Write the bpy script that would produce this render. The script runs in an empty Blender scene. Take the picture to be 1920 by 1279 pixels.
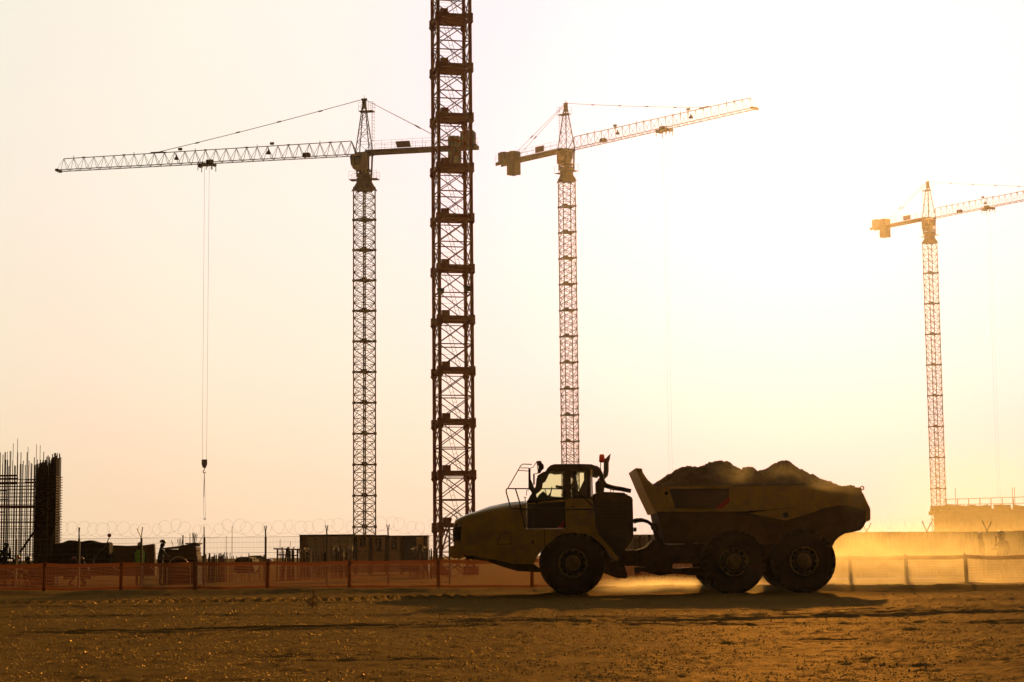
import bpy, bmesh, math, random
import numpy as np
from mathutils import Vector, Matrix, Quaternion
random.seed(7)
R = math.radians
C = bpy.context.scene.collection
scene = bpy.context.scene

# ------------------------------------------------------------------ camera
FPX = 3587.0
TH = math.atan(402.5/FPX)
RHO = 0.0096
CAM = Vector((0, 0, 1.12))
F_ = Vector((0, math.cos(TH), math.sin(TH)))
U0 = Vector((0, -math.sin(TH), math.cos(TH)))
R0 = Vector((1, 0, 0))
R_ = R0*math.cos(RHO) - U0*math.sin(RHO)
U_ = U0*math.cos(RHO) + R0*math.sin(RHO)
cam_d = bpy.data.cameras.new('camera')
cam_d.sensor_width = 36
cam_d.lens = FPX/1920*36
cam_d.clip_end = 20000
cam = bpy.data.objects.new('camera', cam_d)
C.objects.link(cam)
M3 = Matrix((R_, U_, -F_)).transposed()
cam.matrix_world = Matrix.Translation(CAM) @ M3.to_4x4()
scene.camera = cam

def at(px, py, Y):
    """photo pixel -> world point at distance Y north of the camera"""
    d = F_*FPX + R_*(px-960) + U_*(639.5-py)
    return CAM + d*(Y/d.y)

# ------------------------------------------------------------------ materials
def mat(name, col, rough=.6, metal=0, noise=None, nscale=6, bump=0, bscale=20, spec=.5, transl=0, coat=0, streak=None):
    m = bpy.data.materials.new(name); m.use_nodes = True
    nt = m.node_tree; N = nt.nodes; L = nt.links
    b = N['Principled BSDF']
    b.inputs['Base Color'].default_value = (*col, 1)
    b.inputs['Roughness'].default_value = rough
    b.inputs['Metallic'].default_value = metal
    b.inputs['Specular IOR Level'].default_value = spec
    b.inputs['Coat Weight'].default_value = coat
    tc = N.new('ShaderNodeTexCoord')
    if noise is not None:
        t = N.new('ShaderNodeTexNoise'); t.inputs['Scale'].default_value = nscale
        t.inputs['Detail'].default_value = 8; t.inputs['Roughness'].default_value = .65
        mp = N.new('ShaderNodeMapping')
        if streak: mp.inputs['Scale'].default_value = streak
        L.new(tc.outputs['Object'], mp.inputs[0]); L.new(mp.outputs[0], t.inputs['Vector'])
        r = N.new('ShaderNodeValToRGB')
        r.color_ramp.elements[0].position = .38; r.color_ramp.elements[1].position = .66
        r.color_ramp.elements[0].color = (*col, 1); r.color_ramp.elements[1].color = (*noise, 1)
        L.new(t.outputs['Fac'], r.inputs[0]); L.new(r.outputs[0], b.inputs['Base Color'])
        mr = N.new('ShaderNodeMapRange'); mr.inputs[3].default_value = max(0, rough-.1); mr.inputs[4].default_value = min(1, rough+.2)
        L.new(t.outputs['Fac'], mr.inputs[0]); L.new(mr.outputs[0], b.inputs['Roughness'])
    if bump:
        t2 = N.new('ShaderNodeTexNoise'); t2.inputs['Scale'].default_value = bscale; t2.inputs['Detail'].default_value = 6
        bp = N.new('ShaderNodeBump'); bp.inputs['Strength'].default_value = bump; bp.inputs['Distance'].default_value = .05
        L.new(tc.outputs['Object'], t2.inputs['Vector']); L.new(t2.outputs['Fac'], bp.inputs['Height']); L.new(bp.outputs[0], b.inputs['Normal'])
    if transl:
        tr = N.new('ShaderNodeBsdfTranslucent'); tr.inputs[0].default_value = (*col, 1)
        mx = N.new('ShaderNodeMixShader'); mx.inputs[0].default_value = transl
        L.new(b.outputs[0], mx.inputs[1]); L.new(tr.outputs[0], mx.inputs[2]); L.new(mx.outputs[0], N['Material Output'].inputs[0])
    return m

def glass(name, tint, refl=.08):
    m = bpy.data.materials.new(name); m.use_nodes = True
    N = m.node_tree.nodes; L = m.node_tree.links
    for n in list(N):
        if n.type == 'BSDF_PRINCIPLED': N.remove(n)
    t = N.new('ShaderNodeBsdfTransparent'); t.inputs[0].default_value = (*tint, 1)
    g = N.new('ShaderNodeBsdfGlossy'); g.inputs['Roughness'].default_value = .05
    mx = N.new('ShaderNodeMixShader'); mx.inputs[0].default_value = refl
    L.new(t.outputs[0], mx.inputs[1]); L.new(g.outputs[0], mx.inputs[2]); L.new(mx.outputs[0], N['Material Output'].inputs[0])
    return m

M = {
 'yellow': mat('truck_yellow_paint', (.64, .385, .035), .30, noise=(.44, .28, .06), nscale=2.2, bump=.04, coat=.35),
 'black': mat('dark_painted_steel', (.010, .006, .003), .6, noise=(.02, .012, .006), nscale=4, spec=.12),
 'under': mat('muddy_underframe', (.02, .011, .005), .85, noise=(.05, .028, .010), nscale=5, bump=.3, spec=.08),
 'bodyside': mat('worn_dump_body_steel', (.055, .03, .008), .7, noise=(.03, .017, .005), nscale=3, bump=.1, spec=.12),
 'rubber': mat('tyre_rubber', (.010, .007, .004), .9, noise=(.024, .014, .006), nscale=7, bump=.3, bscale=30, spec=.08),
 'rim': mat('dusty_wheel_rim', (.22, .14, .045), .6, noise=(.10, .062, .022), nscale=5, bump=.15),
 'red': mat('red_paint', (.65, .03, .02), .5),
 'beacon': mat('orange_beacon_plastic', (.75, .09, .02), .3, transl=.6),
 'lamp': mat('headlight_lens', (.30, .28, .22), .15, spec=.8),
 'chrome': mat('exhaust_steel', (.12, .09, .06), .35, metal=.8),
 'seat': mat('seat_fabric', (.02, .02, .02), .9),
 'soil': mat('dug_earth', (.17, .105, .045), .95, noise=(.085, .052, .024), nscale=3.5, bump=.6, bscale=14, spec=.1),
 'crane_red': mat('rusty_red_crane_paint', (.36, .05, .012), .5, noise=(.2, .045, .014), nscale=3),
 'crane_yellow': mat('crane_yellow_paint', (.24, .16, .05), .5, noise=(.13, .09, .04), nscale=2),
 'crane_dark': mat('crane_dark_steel', (.06, .045, .03), .6, noise=(.10, .07, .04), nscale=3),
 'cabwhite': mat('crane_cab_paint', (.8, .70, .62), .4),
 'cw': mat('counterweight_concrete', (.22, .20, .18), .9, noise=(.15, .13, .12), nscale=3, bump=.2),
 'panelred': mat('crane_sign_panel', (.16, .03, .03), .6),
 'rope': mat('steel_rope', (.12, .10, .08), .5),
 'rebar': mat('rusty_rebar', (.10, .045, .02), .8, noise=(.05, .028, .015), nscale=10),
 'timber': mat('formwork_timber', (.20, .11, .045), .8, noise=(.11, .06, .03), nscale=4, streak=(1, 1, 8)),
 'concrete': mat('raw_concrete', (.5, .40, .28), .9, noise=(.38, .30, .2), nscale=1.2, bump=.2),
 'galv': mat('galvanised_post', (.26, .23, .19), .45, metal=.3, noise=(.17, .15, .12), nscale=8),
 'wire': mat('fence_wire', (.25, .22, .18), .5, metal=.3),
 'net': mat('orange_barrier_plastic', (.50, .20, .10), .5, transl=.25),
 'band': mat('orange_barrier_band', (.26, .088, .028), .6, transl=.2, noise=(.19, .07, .024), nscale=3),
 'cabin': mat('site_cabin_panel', (.75, .62, .50), .5, noise=(.60, .48, .38), nscale=1.5, streak=(3, 3, .6)),
 'cabin2': mat('cream_cabin_panel', (.85, .66, .42), .5, noise=(.68, .52, .33), nscale=1.5, streak=(3, 3, .6)),
 'cabin_blue': mat('dark_blue_cabin_panel', (.05, .06, .10), .5),
 'cabin_trim': mat('brown_cabin_trim', (.07, .03, .018), .6),
 'cabin_lit_end': mat('orange_lit_cabin_end', (.40, .16, .04), .6),  # orange light on the cabin end, put into its colour
 'window': mat('dark_window_glass', (.03, .03, .03), .1, spec=.8),
 'hoard': mat('galvanised_hoarding', (.35, .30, .24), .55, noise=(.22, .19, .15), nscale=2, streak=(4, 4, .5)),
 'tarp': mat('dark_tarpaulin', (.02, .014, .009), .9, noise=(.04, .028, .015), nscale=3, bump=.4, spec=.05),
 'skin': mat('skin', (.30, .17, .10), .6),
 'cloth': mat('dark_work_clothes', (.03, .028, .03), .9),
 'cloth2': mat('navy_work_clothes', (.03, .035, .055), .9),
 'vest': mat('lime_safety_vest', (.5, 1, .08), .7, transl=.3),
 'helmet_red': mat('red_hard_hat', (.40, .04, .02), .35),
 'helmet_white': mat('white_hard_hat', (.6, .57, .5), .35),
 'helmet_dark': mat('dark_hard_hat', (.07, .05, .035), .4),
 'hair': mat('dark_hair', (.02, .015, .01), .9),
 'bark': mat('bark', (.06, .045, .03), .9),
 'leaf': mat('far_foliage', (.05, .055, .02), .8),
 'straw': mat('dry_straw', (.32, .20, .08), .8),
 'pipe': mat('pale_plastic_pipe', (.6, .52, .42), .4, transl=.4),
 'pebble': mat('pebble_stone', (.20, .125, .035), .5, noise=(.10, .06, .016), nscale=40, spec=.6),

 'car': mat('grey_car_paint', (.25, .24, .22), .3),
 'glasscab': glass('greenish_cab_glass', (.94, .97, .87), .03),
}

# ------------------------------------------------------------------ mesh builder
class MB:
    def __init__(s): s.v = []; s.f = []
    def add(s, vs, fs):
        o = len(s.v); s.v += [tuple(v) for v in vs]; s.f += [tuple(i+o for i in f) for f in fs]; return s
    def bar(s, a, b, r, n=4, r2=None, tw=0.785):
        a = Vector(a); b = Vector(b); d = b-a
        if d.length < 1e-6: return s
        d.normalize()
        up = Vector((0, 0, 1)) if abs(d.z) < .95 else Vector((1, 0, 0))
        u = d.cross(up).normalized(); w = d.cross(u)
        r2 = r if r2 is None else r2
        vs = []
        for p, q in ((a, r), (b, r2)):
            for i in range(n):
                t = 2*math.pi*i/n+tw
                vs.append(p+(u*math.cos(t)+w*math.sin(t))*q)
        fs = [(i, (i+1) % n, n+(i+1) % n, n+i) for i in range(n)]
        fs += [tuple(range(n))[::-1], tuple(range(n, 2*n))]
        return s.add(vs, fs)
    def tube(s, pts, r, n=6):
        pts = [Vector(p) for p in pts]; m = len(pts)
        rs = r if isinstance(r, (list, tuple)) else [r]*m
        vs = []
        u = None
        for k, p in enumerate(pts):
            d = (pts[min(k+1, m-1)]-pts[max(k-1, 0)]).normalized()
            if u is None:
                up = Vector((0, 0, 1)) if abs(d.z) < .95 else Vector((1, 0, 0))
                u = d.cross(up).normalized()
            else:
                u = (u-d*u.dot(d)).normalized()
            w = d.cross(u)
            for i in range(n):
                t = 2*math.pi*i/n
                vs.append(p+(u*math.cos(t)+w*math.sin(t))*rs[k])
        fs = []
        for k in range(m-1):
            for i in range(n):
                fs.append((k*n+i, k*n+(i+1) % n, (k+1)*n+(i+1) % n, (k+1)*n+i))
        fs += [tuple(range(n))[::-1], tuple(range((m-1)*n, m*n))]
        return s.add(vs, fs)
    def box(s, c, d, rz=0, rx=0, ry=0):
        c = Vector(c); q = Matrix.Rotation(rz, 3, 'Z') @ Matrix.Rotation(ry, 3, 'Y') @ Matrix.Rotation(rx, 3, 'X')
        vs = [c+q @ Vector((x*d[0]/2, y*d[1]/2, z*d[2]/2)) for x in (-1, 1) for y in (-1, 1) for z in (-1, 1)]
        return s.add(vs, [(0, 1, 3, 2), (4, 6, 7, 5), (0, 4, 5, 1), (2, 3, 7, 6), (0, 2, 6, 4), (1, 5, 7, 3)])
    def prism(s, poly, y0, y1, inset=0):
        """poly: (x,z) outline extruded along y"""
        n = len(poly)
        a = sum(poly[i][0]*poly[(i+1) % n][1]-poly[(i+1) % n][0]*poly[i][1] for i in range(n))
        if a < 0: poly = poly[::-1]
        vs = [(x, y0, z) for x, z in poly]+[(x, y1, z) for x, z in poly]
        fs = [tuple(range(n)), tuple(range(n, 2*n))[::-1]]
        fs += [(i, n+i, n+(i+1) % n, (i+1) % n) for i in range(n)]
        return s.add(vs, fs)
    def lathe(s, prof, c, axis='y', n=32):
        """prof: (offset along axis, radius)"""
        c = Vector(c); vs = []
        for (o, r) in prof:
            for i in range(n):
                t = 2*math.pi*i/n; a, b = r*math.cos(t), r*math.sin(t)
                vs.append(c+Vector({'y': (a, o, b), 'z': (a, b, o), 'x': (o, a, b)}[axis]))
        m = len(prof); fs = []
        for k in range(m-1):
            for i in range(n):
                fs.append((k*n+i, k*n+(i+1) % n, (k+1)*n+(i+1) % n, (k+1)*n+i))
        if prof[0][1] <= .12: fs.append(tuple(range(n))[::-1])
        if prof[-1][1] <= .12: fs.append(tuple(range((m-1)*n, m*n)))
        return s.add(vs, fs)
    def build(s, name, m, parent=None, bevel=0, smooth=False, keep=False):
        o0 = Vector((0, 0, 0))
        if parent is not None and not keep:
            r = parent
            while r.parent: r = r.parent
            o0 = Vector(r.get('_o', (0, 0, 0)))
        me = bpy.data.meshes.new(name)
        me.from_pydata([(x-o0.x, y-o0.y, z-o0.z) for x, y, z in s.v], [], s.f)
        bm = bmesh.new(); bm.from_mesh(me)
        bmesh.ops.recalc_face_normals(bm, faces=bm.faces)
        if bevel:
            es = [e for e in bm.edges if len(e.link_faces) == 2 and e.calc_face_angle(0) > .5]
            bmesh.ops.bevel(bm, geom=es, offset=bevel, segments=2, affect='EDGES', clamp_overlap=True)
        bm.to_mesh(me); bm.free()
        if smooth:
            for p in me.polygons: p.use_smooth = True
            try: me.set_sharp_from_angle(angle=R(40))
            except Exception: pass
        me.materials.append(m)
        o = bpy.data.objects.new(name, me); C.objects.link(o)
        if parent is not None: o.parent = parent
        return o

def tag(o, label=None, cat=None, group=None, kind=None):
    if label: o['label'] = label
    if cat: o['category'] = cat
    if group: o['group'] = group
    if kind: o['kind'] = kind
    return o
def thing(name, loc, label, cat, group=None, rz=0):
    o = bpy.data.objects.new(name, None); C.objects.link(o)
    o.location = loc; o.rotation_euler.z = rz
    o['_o'] = (0.0, 0.0, 0.0)
    o.empty_display_size = .3
    return tag(o, label, cat, group)
def wthing(name, loc, label, cat, group=None):
    """parts given in world coordinates"""
    o = thing(name, loc, label, cat, group); o['_o'] = tuple(float(c) for c in loc); return o
KIDS = {}
def copy_tree(o, parent=None):
    c = o.copy(); C.objects.link(c); c.parent = parent
    for ch in [k for k in scene.objects if k.parent == o]: copy_tree(ch, c)
    return c

# ------------------------------------------------------------------ noise
def vnoise(x, y, seed=0):
    xi = np.floor(x).astype(np.int64); yi = np.floor(y).astype(np.int64)
    xf = x-xi; yf = y-yi
    u = xf*xf*(3-2*xf); v = yf*yf*(3-2*yf)
    def h(a, b):
        n = (a*374761393+b*668265263+seed*1442695041) & 0xffffffff
        n = ((n ^ (n >> 13))*1274126177) & 0xffffffff
        return ((n ^ (n >> 16)) & 0xffff)/65535.0
    return (h(xi, yi)*(1-u)+h(xi+1, yi)*u)*(1-v)+(h(xi, yi+1)*(1-u)+h(xi+1, yi+1)*u)*v
def fbm(x, y, oct=4, seed=0, gain=.5):
    s = 0; a = 1; t = 0
    for k in range(oct):
        s = s+a*vnoise(x*2**k+17.3*k, y*2**k+5.1*k, seed+k); t += a; a *= gain
    return s/t

# ------------------------------------------------------------------ ground
def add_gloss(m, fac, rough):
    """gloss over the matt colour, tinted gold to imitate warm reflected light"""
    N = m.node_tree.nodes; L = m.node_tree.links; b = N['Principled BSDF']
    b.inputs['Specular IOR Level'].default_value = 0
    g = N.new('ShaderNodeBsdfGlossy'); g.inputs['Roughness'].default_value = rough; g.inputs[0].default_value = (1, .68, .26, 1)
    mx = N.new('ShaderNodeMixShader'); mx.inputs[0].default_value = fac
    L.new(b.outputs[0], mx.inputs[1]); L.new(g.outputs[0], mx.inputs[2]); L.new(mx.outputs[0], N['Material Output'].inputs[0])
    for l in b.inputs['Normal'].links: L.new(l.from_socket, g.inputs['Normal'])
add_gloss(M['pebble'], .20, .32)
def ground_height(X, Y):
    near = np.clip((Y-8)/8, 0, 1)*np.clip((75-Y)/10, 0, 1)
    z = (fbm(X*.35, Y*.35, 3, 1)-.5)*.10
    z = z+(fbm(X*1.6, Y*2.2, 4, 5, .6)-.5)*.045
    cl = fbm(X*7, Y*7, 3, 9, .7); z = z+np.maximum(cl-.5, 0)*.075
    # long wheel ruts across the yard
    for (c, amp, w, x0, x1, sl) in ((31.2, .04, .12, -9, 3, .035), (30.4, .05, .12, -9, 14, -.01), (33.2, .075, .15, -3.2, 15, .10), (34.6, .05, .14, -1, 16, .09),
                                    (21.5, .05, .08, -4, -.8, .05), (20.7, .045, .07, -3.0, .2, .09), (24.0, .04, .10, 2.0, 6.5, .08), (37.5, .05, .2, -12, 14, .03), (44, .06, .25, 2, 20, .02), (46, .05, .3, -16, 4, -.02)):
        yc = c+sl*X+(fbm(X*.25, X*0+c, 2, 3)-.5)*1.0
        m = np.clip((X-x0)/2, 0, 1)*np.clip((x1-X)/2, 0, 1)
        d = (Y-yc)/w
        z = z+m*amp*(np.exp(-(d-1.6)**2)*.8+np.exp(-(d+1.6)**2)*.8-np.exp(-d*d)*.9)
    # crawler track prints at the left
    for yc0 in (50.3, 51.6):
        m = np.clip((1.5-X)/3, 0, 1)
        d = np.abs(Y-yc0-.02*X)
        saw = ((X*2.9+np.where(yc0 > 51, .4, 0)+d*1.2) % 1.0)
        z = z+m*(d < .42)*(.10*np.where(saw < .45, 1, 0)-.03)
    # low banks
    b = 58.2-.12*X+(fbm(X*.2, X*0, 2, 31)-.5)*1.2
    z = z+.17*np.exp(-((Y-b)/.8)**2)*(0.8+fbm(X*.7, Y*.7, 3, 40)*.5)
    return z*near
def build_ground():
    xs = np.concatenate([[-6000, -2500, -1000, -400, -150, -60, -35, -24], np.arange(-18.5, 20.5, .085), [26, 36, 60, 150, 400, 1000, 2500, 6000]])
    ys = [-300., -80, -20, 0, 6, 10, 13]
    y = 15.
    while y < 66: ys.append(y); y += .045+.0022*(y-15)
    ys += [68, 72, 80, 95, 120, 160, 240, 400, 700, 1300, 2600, 6000, 12000]
    ys = np.array(ys)
    X, Y = np.meshgrid(xs, ys)
    Z = ground_height(X, Y)
    Z = Z*((np.abs(X) < 21))
    nx, ny = len(xs), len(ys)
    co = np.stack([X.ravel(), Y.ravel(), Z.ravel()], 1).astype(np.float32)
    i = np.arange(nx-1)[None, :]+np.arange(ny-1)[:, None]*nx
    q = np.stack([i, i+1, i+1+nx, i+nx], -1).reshape(-1, 4)
    me = bpy.data.meshes.new('ground')
    me.vertices.add(len(co)); me.vertices.foreach_set('co', co.ravel())
    me.loops.add(q.size); me.loops.foreach_set('vertex_index', q.ravel().astype(np.int32))
    me.polygons.add(len(q)); me.polygons.foreach_set('loop_start', (np.arange(len(q))*4).astype(np.int32))
    me.polygons.foreach_set('loop_total', np.full(len(q), 4, np.int32))
    me.update(); me.validate()
    for p in me.polygons: p.use_smooth = True
    m = bpy.data.materials.new('dry_earth'); m.use_nodes = True
    N = m.node_tree.nodes; L = m.node_tree.links; b = N['Principled BSDF']
    tc = N.new('ShaderNodeTexCoord')
    n1 = N.new('ShaderNodeTexNoise'); n1.inputs['Scale'].default_value = .5; n1.inputs['Detail'].default_value = 10; n1.inputs['Roughness'].default_value = .7
    n2 = N.new('ShaderNodeTexNoise'); n2.inputs['Scale'].default_value = 16; n2.inputs['Detail'].default_value = 6; n2.inputs['Roughness'].default_value = .75
    L.new(tc.outputs['Object'], n1.inputs['Vector']); L.new(tc.outputs['Object'], n2.inputs['Vector'])
    r = N.new('ShaderNodeValToRGB'); e = r.color_ramp.elements
    e[0].position = .3; e[0].color = (.10, .064, .015, 1); e[1].position = .70; e[1].color = (.24, .155, .038, 1)
    mx = N.new('ShaderNodeMath'); mx.operation = 'ADD'; s1 = N.new('ShaderNodeMath'); s1.operation = 'MULTIPLY'; s1.inputs[1].default_value = .5
    s2 = N.new('ShaderNodeMath'); s2.operation = 'MULTIPLY'; s2.inputs[1].default_value = .5
    L.new(n1.outputs['Fac'], s1.inputs[0]); L.new(n2.outputs['Fac'], s2.inputs[0]); L.new(s1.outputs[0], mx.inputs[0]); L.new(s2.outputs[0], mx.inputs[1])
    L.new(mx.outputs[0], r.inputs[0]); L.new(r.outputs[0], b.inputs['Base Color'])
    b.inputs['Roughness'].default_value = 1; b.inputs['Specular IOR Level'].default_value = 0
    bp = N.new('ShaderNodeBump'); bp.inputs['Strength'].default_value = 1; bp.inputs['Distance'].default_value = .045
    L.new(n2.outputs['Fac'], bp.inputs['Height']); L.new(bp.outputs[0], b.inputs['Normal'])
    add_gloss(m, .055, .55)
    me.materials.append(m)
    o = bpy.data.objects.new('ground', me); C.objects.link(o)
    tag(o, 'dry brown rutted earth of the construction yard', 'ground', kind='structure')
build_ground()

def build_pebbles(n=110000):
    rng = np.random.default_rng(3)
    u = rng.random(n)
    Y = 1/(1/15.5+(1/52-1/15.5)*u)         # denser in the foreground
    X = (rng.random(n)*2-1)*(Y*.285)
    keep = fbm(X*1.3, Y*1.3, 3, 77) > .40
    X, Y = X[keep], Y[keep]; n = len(X)
    Z = ground_height(X, Y)
    s = (.003+.009*rng.random(n)**7)*(1+(Y-15)/26)
    base = np.array([[1, 0, 0], [0, 1, 0], [-1, 0, 0], [0, -1, 0], [0, 0, .7], [0, 0, -.5]], float)
    jit = 1+(rng.random((n, 6, 3))-.5)*.7
    th = rng.random(n)*6.28
    P = base[None]*jit*s[:, None, None]
    c, sn = np.cos(th)[:, None], np.sin(th)[:, None]
    Px = P[..., 0]*c-P[..., 1]*sn; Py = P[..., 0]*sn+P[..., 1]*c
    co = np.stack([Px+X[:, None], Py+Y[:, None], P[..., 2]+Z[:, None]+s[:, None]*.3], -1).reshape(-1, 3)
    fb = np.array([[0, 1, 4], [1, 2, 4], [2, 3, 4], [3, 0, 4], [1, 0, 5], [2, 1, 5], [3, 2, 5], [0, 3, 5]])
    fs = (fb[None]+np.arange(n)[:, None, None]*6).reshape(-1, 3)
    me = bpy.data.meshes.new('gravel')
    me.vertices.add(len(co)); me.vertices.foreach_set('co', co.astype(np.float32).ravel())
    me.loops.add(fs.size); me.loops.foreach_set('vertex_index', fs.ravel().astype(np.int32))
    me.polygons.add(len(fs)); me.polygons.foreach_set('loop_start', (np.arange(len(fs))*3).astype(np.int32))
    me.polygons.foreach_set('loop_total', np.full(len(fs), 3, np.int32))
    me.update(); me.validate(); me.materials.append(M['pebble'])
    o = bpy.data.objects.new('gravel', me); C.objects.link(o)
    tag(o, 'small pebbles and clods strewn over the brown earth', 'gravel', kind='stuff')
build_pebbles()

# ------------------------------------------------------------------ articulated dump truck
YN = 54.3; YF = 57.6; YC = (YN+YF)/2
def z1(x, y): return (820+x/4.264, 840+y/4.264)
def z2(x, y): return (1160+x/3.84, 840+y/3.84)
def z3(x, y): return (930+x/6.194, 840+y/6.194)
def W(p, Y=YN):
    a = at(p[0], p[1], Y); return (a.x, a.z)
def P1(pts, Y=YN): return [W(z1(*p), Y) for p in pts]
def P2(pts, Y=YN): return [W(z2(*p), Y) for p in pts]
def V1(x, y, Y=YN): return at(*z1(x, y), Y)
def V2(x, y, Y=YN): return at(*z2(x, y), Y)
def V3(x, y, Y=YN): return at(*z3(x, y), Y)

tb = at(1240, 1113, YC)
truck = wthing('dump_truck', (tb.x, YC, 0), 'yellow six-wheeled articulated dump truck heaped with earth, driving beside the orange net fence', 'dump truck')
WR = 60.5/3587*YN
def wheel(px, near=True):
    x = W((px, 1071))[0]; z = WR-.02
    y0 = YN if near else YF-.78
    sgn = 1 if near else -1
    yo = YN if near else YF
    d = lambda t: t*sgn
    c = (x, yo, z)
    rim = MB().lathe([(d(.06), .42), (d(.07), .395), (d(.17), .36), (d(.20), .30), (d(.15), .27), (d(.10), .255), (d(.10), .20), (d(.07), .17), (d(.07), .05)], c, n=40)
    for k in range(12):
        t = k*math.pi/6
        p = Vector((x+.33*math.cos(t), yo+d(.17), z+.33*math.sin(t)))
        rim.bar(p, p+Vector((0, -d(.04), 0)), .02, 6)
    rp = rim.build('wheel', M['rim'], truck, smooth=True)
    MB().lathe([(d(.165), .355), (d(.192), .30), (d(.145), .272), (d(.092), .255), (d(.088), .225), (d(.12), .225), (d(.21), .34)], c, n=40).build('groove_shade', M['black'], rp, smooth=True)  # black lining stands in for the shade inside the rim groove
    w = .75
    prof = [(d(.10), .40), (d(.03), .43), (d(.0), .52), (d(-.005), .66), (d(.02), .78), (d(.08), WR-.075), (d(.16), WR-.038), (d(w-.16), WR-.038), (d(w-.08), WR-.055), (d(w-.02), .78), (d(w), .52), (d(w-.05), .40)]
    ty = MB().lathe(prof, c, n=56)
    for k in range(30):
        for side in (0, 1):
            t = 2*math.pi*(k+.5*side)/30
            ya = .035 if side == 0 else w-.035; yb = w*.55 if side == 0 else w*.45
            er, et = Vector((math.cos(t), 0, math.sin(t))), Vector((-math.sin(t), 0, math.cos(t)))
            hw = .05
            vs = []
            for (yy, r0, r1, off) in ((ya, WR-.17, WR-.035, 0), ((ya*.6+yb*.4), WR-.05, WR-.01, .05), (yb, WR-.05, WR-.01, .14)):
                for rr in (r0, r1):
                    for s_ in (-hw, hw):
                        vs.append(Vector((x, yo+d(yy), z))+er*rr+et*(s_+off))
            ty.add(vs, [(0, 1, 3, 2), (8, 10, 11, 9), (0, 2, 6, 4), (2, 3, 7, 6), (3, 1, 5, 7), (4, 6, 10, 8), (6, 7, 11, 10), (7, 5, 9, 11)])
    ty.build('tyre', M['rubber'], rp, smooth=True)
    hub = MB().lathe([(d(-.03), .02), (d(-.03), .11), (d(0), .15), (d(.08), .17)], c, n=24)
    hub.build('hub', M['rim'], rp, smooth=True)
for px in (1074.5, 1377.4, 1509.5):
    wheel(px, True); wheel(px, False)

# --- hood (lofted, chamfered shoulders)
h = MB()
st = [(128, 640, 612), (136, 592, 572), (152, 582, 563), (220, 556, 535), (300, 535, 508), (420, 508, 465), (556, 488, 437), (640, 470, 428), (712, 455, 422)]
cs = []
for (sx, zc, zt) in st:
    nose = max(0, 1-(sx-125)/120.)
    ins = .28*nose**2
    yn, yf = 54.75+ins, 57.15-ins
    x = V1(sx, zc, 54.75).x
    zb = V1(sx, 782, 54.75).z; zcc = V1(sx, zc, 54.75).z; ztt = V1(sx, zt, 55.2).z
    cs.append([(x, yn, zb), (x, yn, zcc-.04), (x, yn+.05, zcc+.02), (x, yn+.5, ztt), (x, yf-.5, ztt), (x, yf-.05, zcc+.02), (x, yf, zcc-.04), (x, yf, zb)])
vs = [p for c in cs for p in c]; fs = []
for k in range(len(cs)-1):
    for i in range(8): fs.append((k*8+i, k*8+(i+1) % 8, (k+1)*8+(i+1) % 8, (k+1)*8+i))
fs += [tuple(range(8)), tuple(range((len(cs)-1)*8, len(cs)*8))]
h.add(vs, fs)
hood = h.build('hood', M['yellow'], truck, smooth=True)
MB().prism(P1([(205, 588), (275, 572), (275, 778), (205, 778)], 54.74), 54.735, 54.76).build('seam_panel', M['yellow'], hood)
hp = MB().prism(P1([(122, 650), (150, 600), (205, 590), (205, 640), (188, 665), (188, 745), (126, 745)], 54.85), 54.82, 57.05)
hp.build('grille', M['black'], truck, bevel=.02)
for yy in (54.80, 56.75):
    g = MB().prism(P1([(150, 600), (198, 592), (200, 632), (150, 640)], 54.8), yy, yy+.35); g.build('headlight', M['lamp'], truck, bevel=.02)
# lower skirt, bumper
MB().prism(P1([(100, 788), (128, 780), (868, 783), (800, 865), (772, 930), (600, 925), (470, 895), (215, 852), (104, 850)]), YN+.05, YF-.05).build('side_skirt', M['yellow'], truck, bevel=.03)
MB().prism(P1([(205, 852), (470, 892), (770, 925), (845, 985), (845, 995), (640, 985), (520, 950), (395, 905), (230, 885)], YN+.2), YN+.2, YF-.2).build('belly_guard', M['under'], truck, bevel=.02)
MB().prism(P1([(94, 788), (215, 786), (215, 850), (190, 885), (110, 880), (94, 850)], YN+.1), YN+.12, YF-.12).build('bumper', M['yellow'], truck, bevel=.03)
# fenders with the arch
for (ya, yb, nm) in ((YN, YN+1.0, 0), (YF-1.0, YF, 1)):
    f = MB()
    outer = [(412, 782), (430, 740), (455, 690), (490, 655), (520, 648), (1025, 646), (1050, 625), (1265, 628), (1285, 690), (1350, 760), (1410, 830), (1455, 885)]
    inner = [(1440, 908), (1395, 885), (1345, 800), (1290, 742), (1240, 708), (1180, 686), (1085, 678), (1005, 686), (955, 706), (920, 735), (890, 765), (868, 784)]
    f.prism(P1(outer+inner), ya, yb)
    fo = f.build('fender', M['yellow'], truck, bevel=.025)
    if nm == 0:
        l = MB(); fr = [(478, 770), (510, 690), (522, 681), (588, 680), (590, 768)]
        pts = [V1(*p, YN-.004) for p in fr]
        for a, b in zip(pts, pts[1:]+pts[:1]): l.bar(a, b, .009)
        l.build('hatch_seam', M['black'], fo)
        MB().prism(P1([(758, 738), (770, 738), (770, 765), (758, 765)]), YN-.03, YN+.01).build('latch', M['black'], fo)
        MB().prism(P1([(854, 650), (858, 650), (858, 780), (854, 780)]), YN-.004, YN+.01).build('panel_seam', M['black'], fo)
MB().prism(P1([(868, 790), (920, 735), (1005, 690), (1180, 690), (1290, 745), (1395, 890), (1395, 1000), (1330, 1000), (845, 990)], YN+1), YN+.95, YF-.95).build('front_frame', M['under'], truck)

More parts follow.
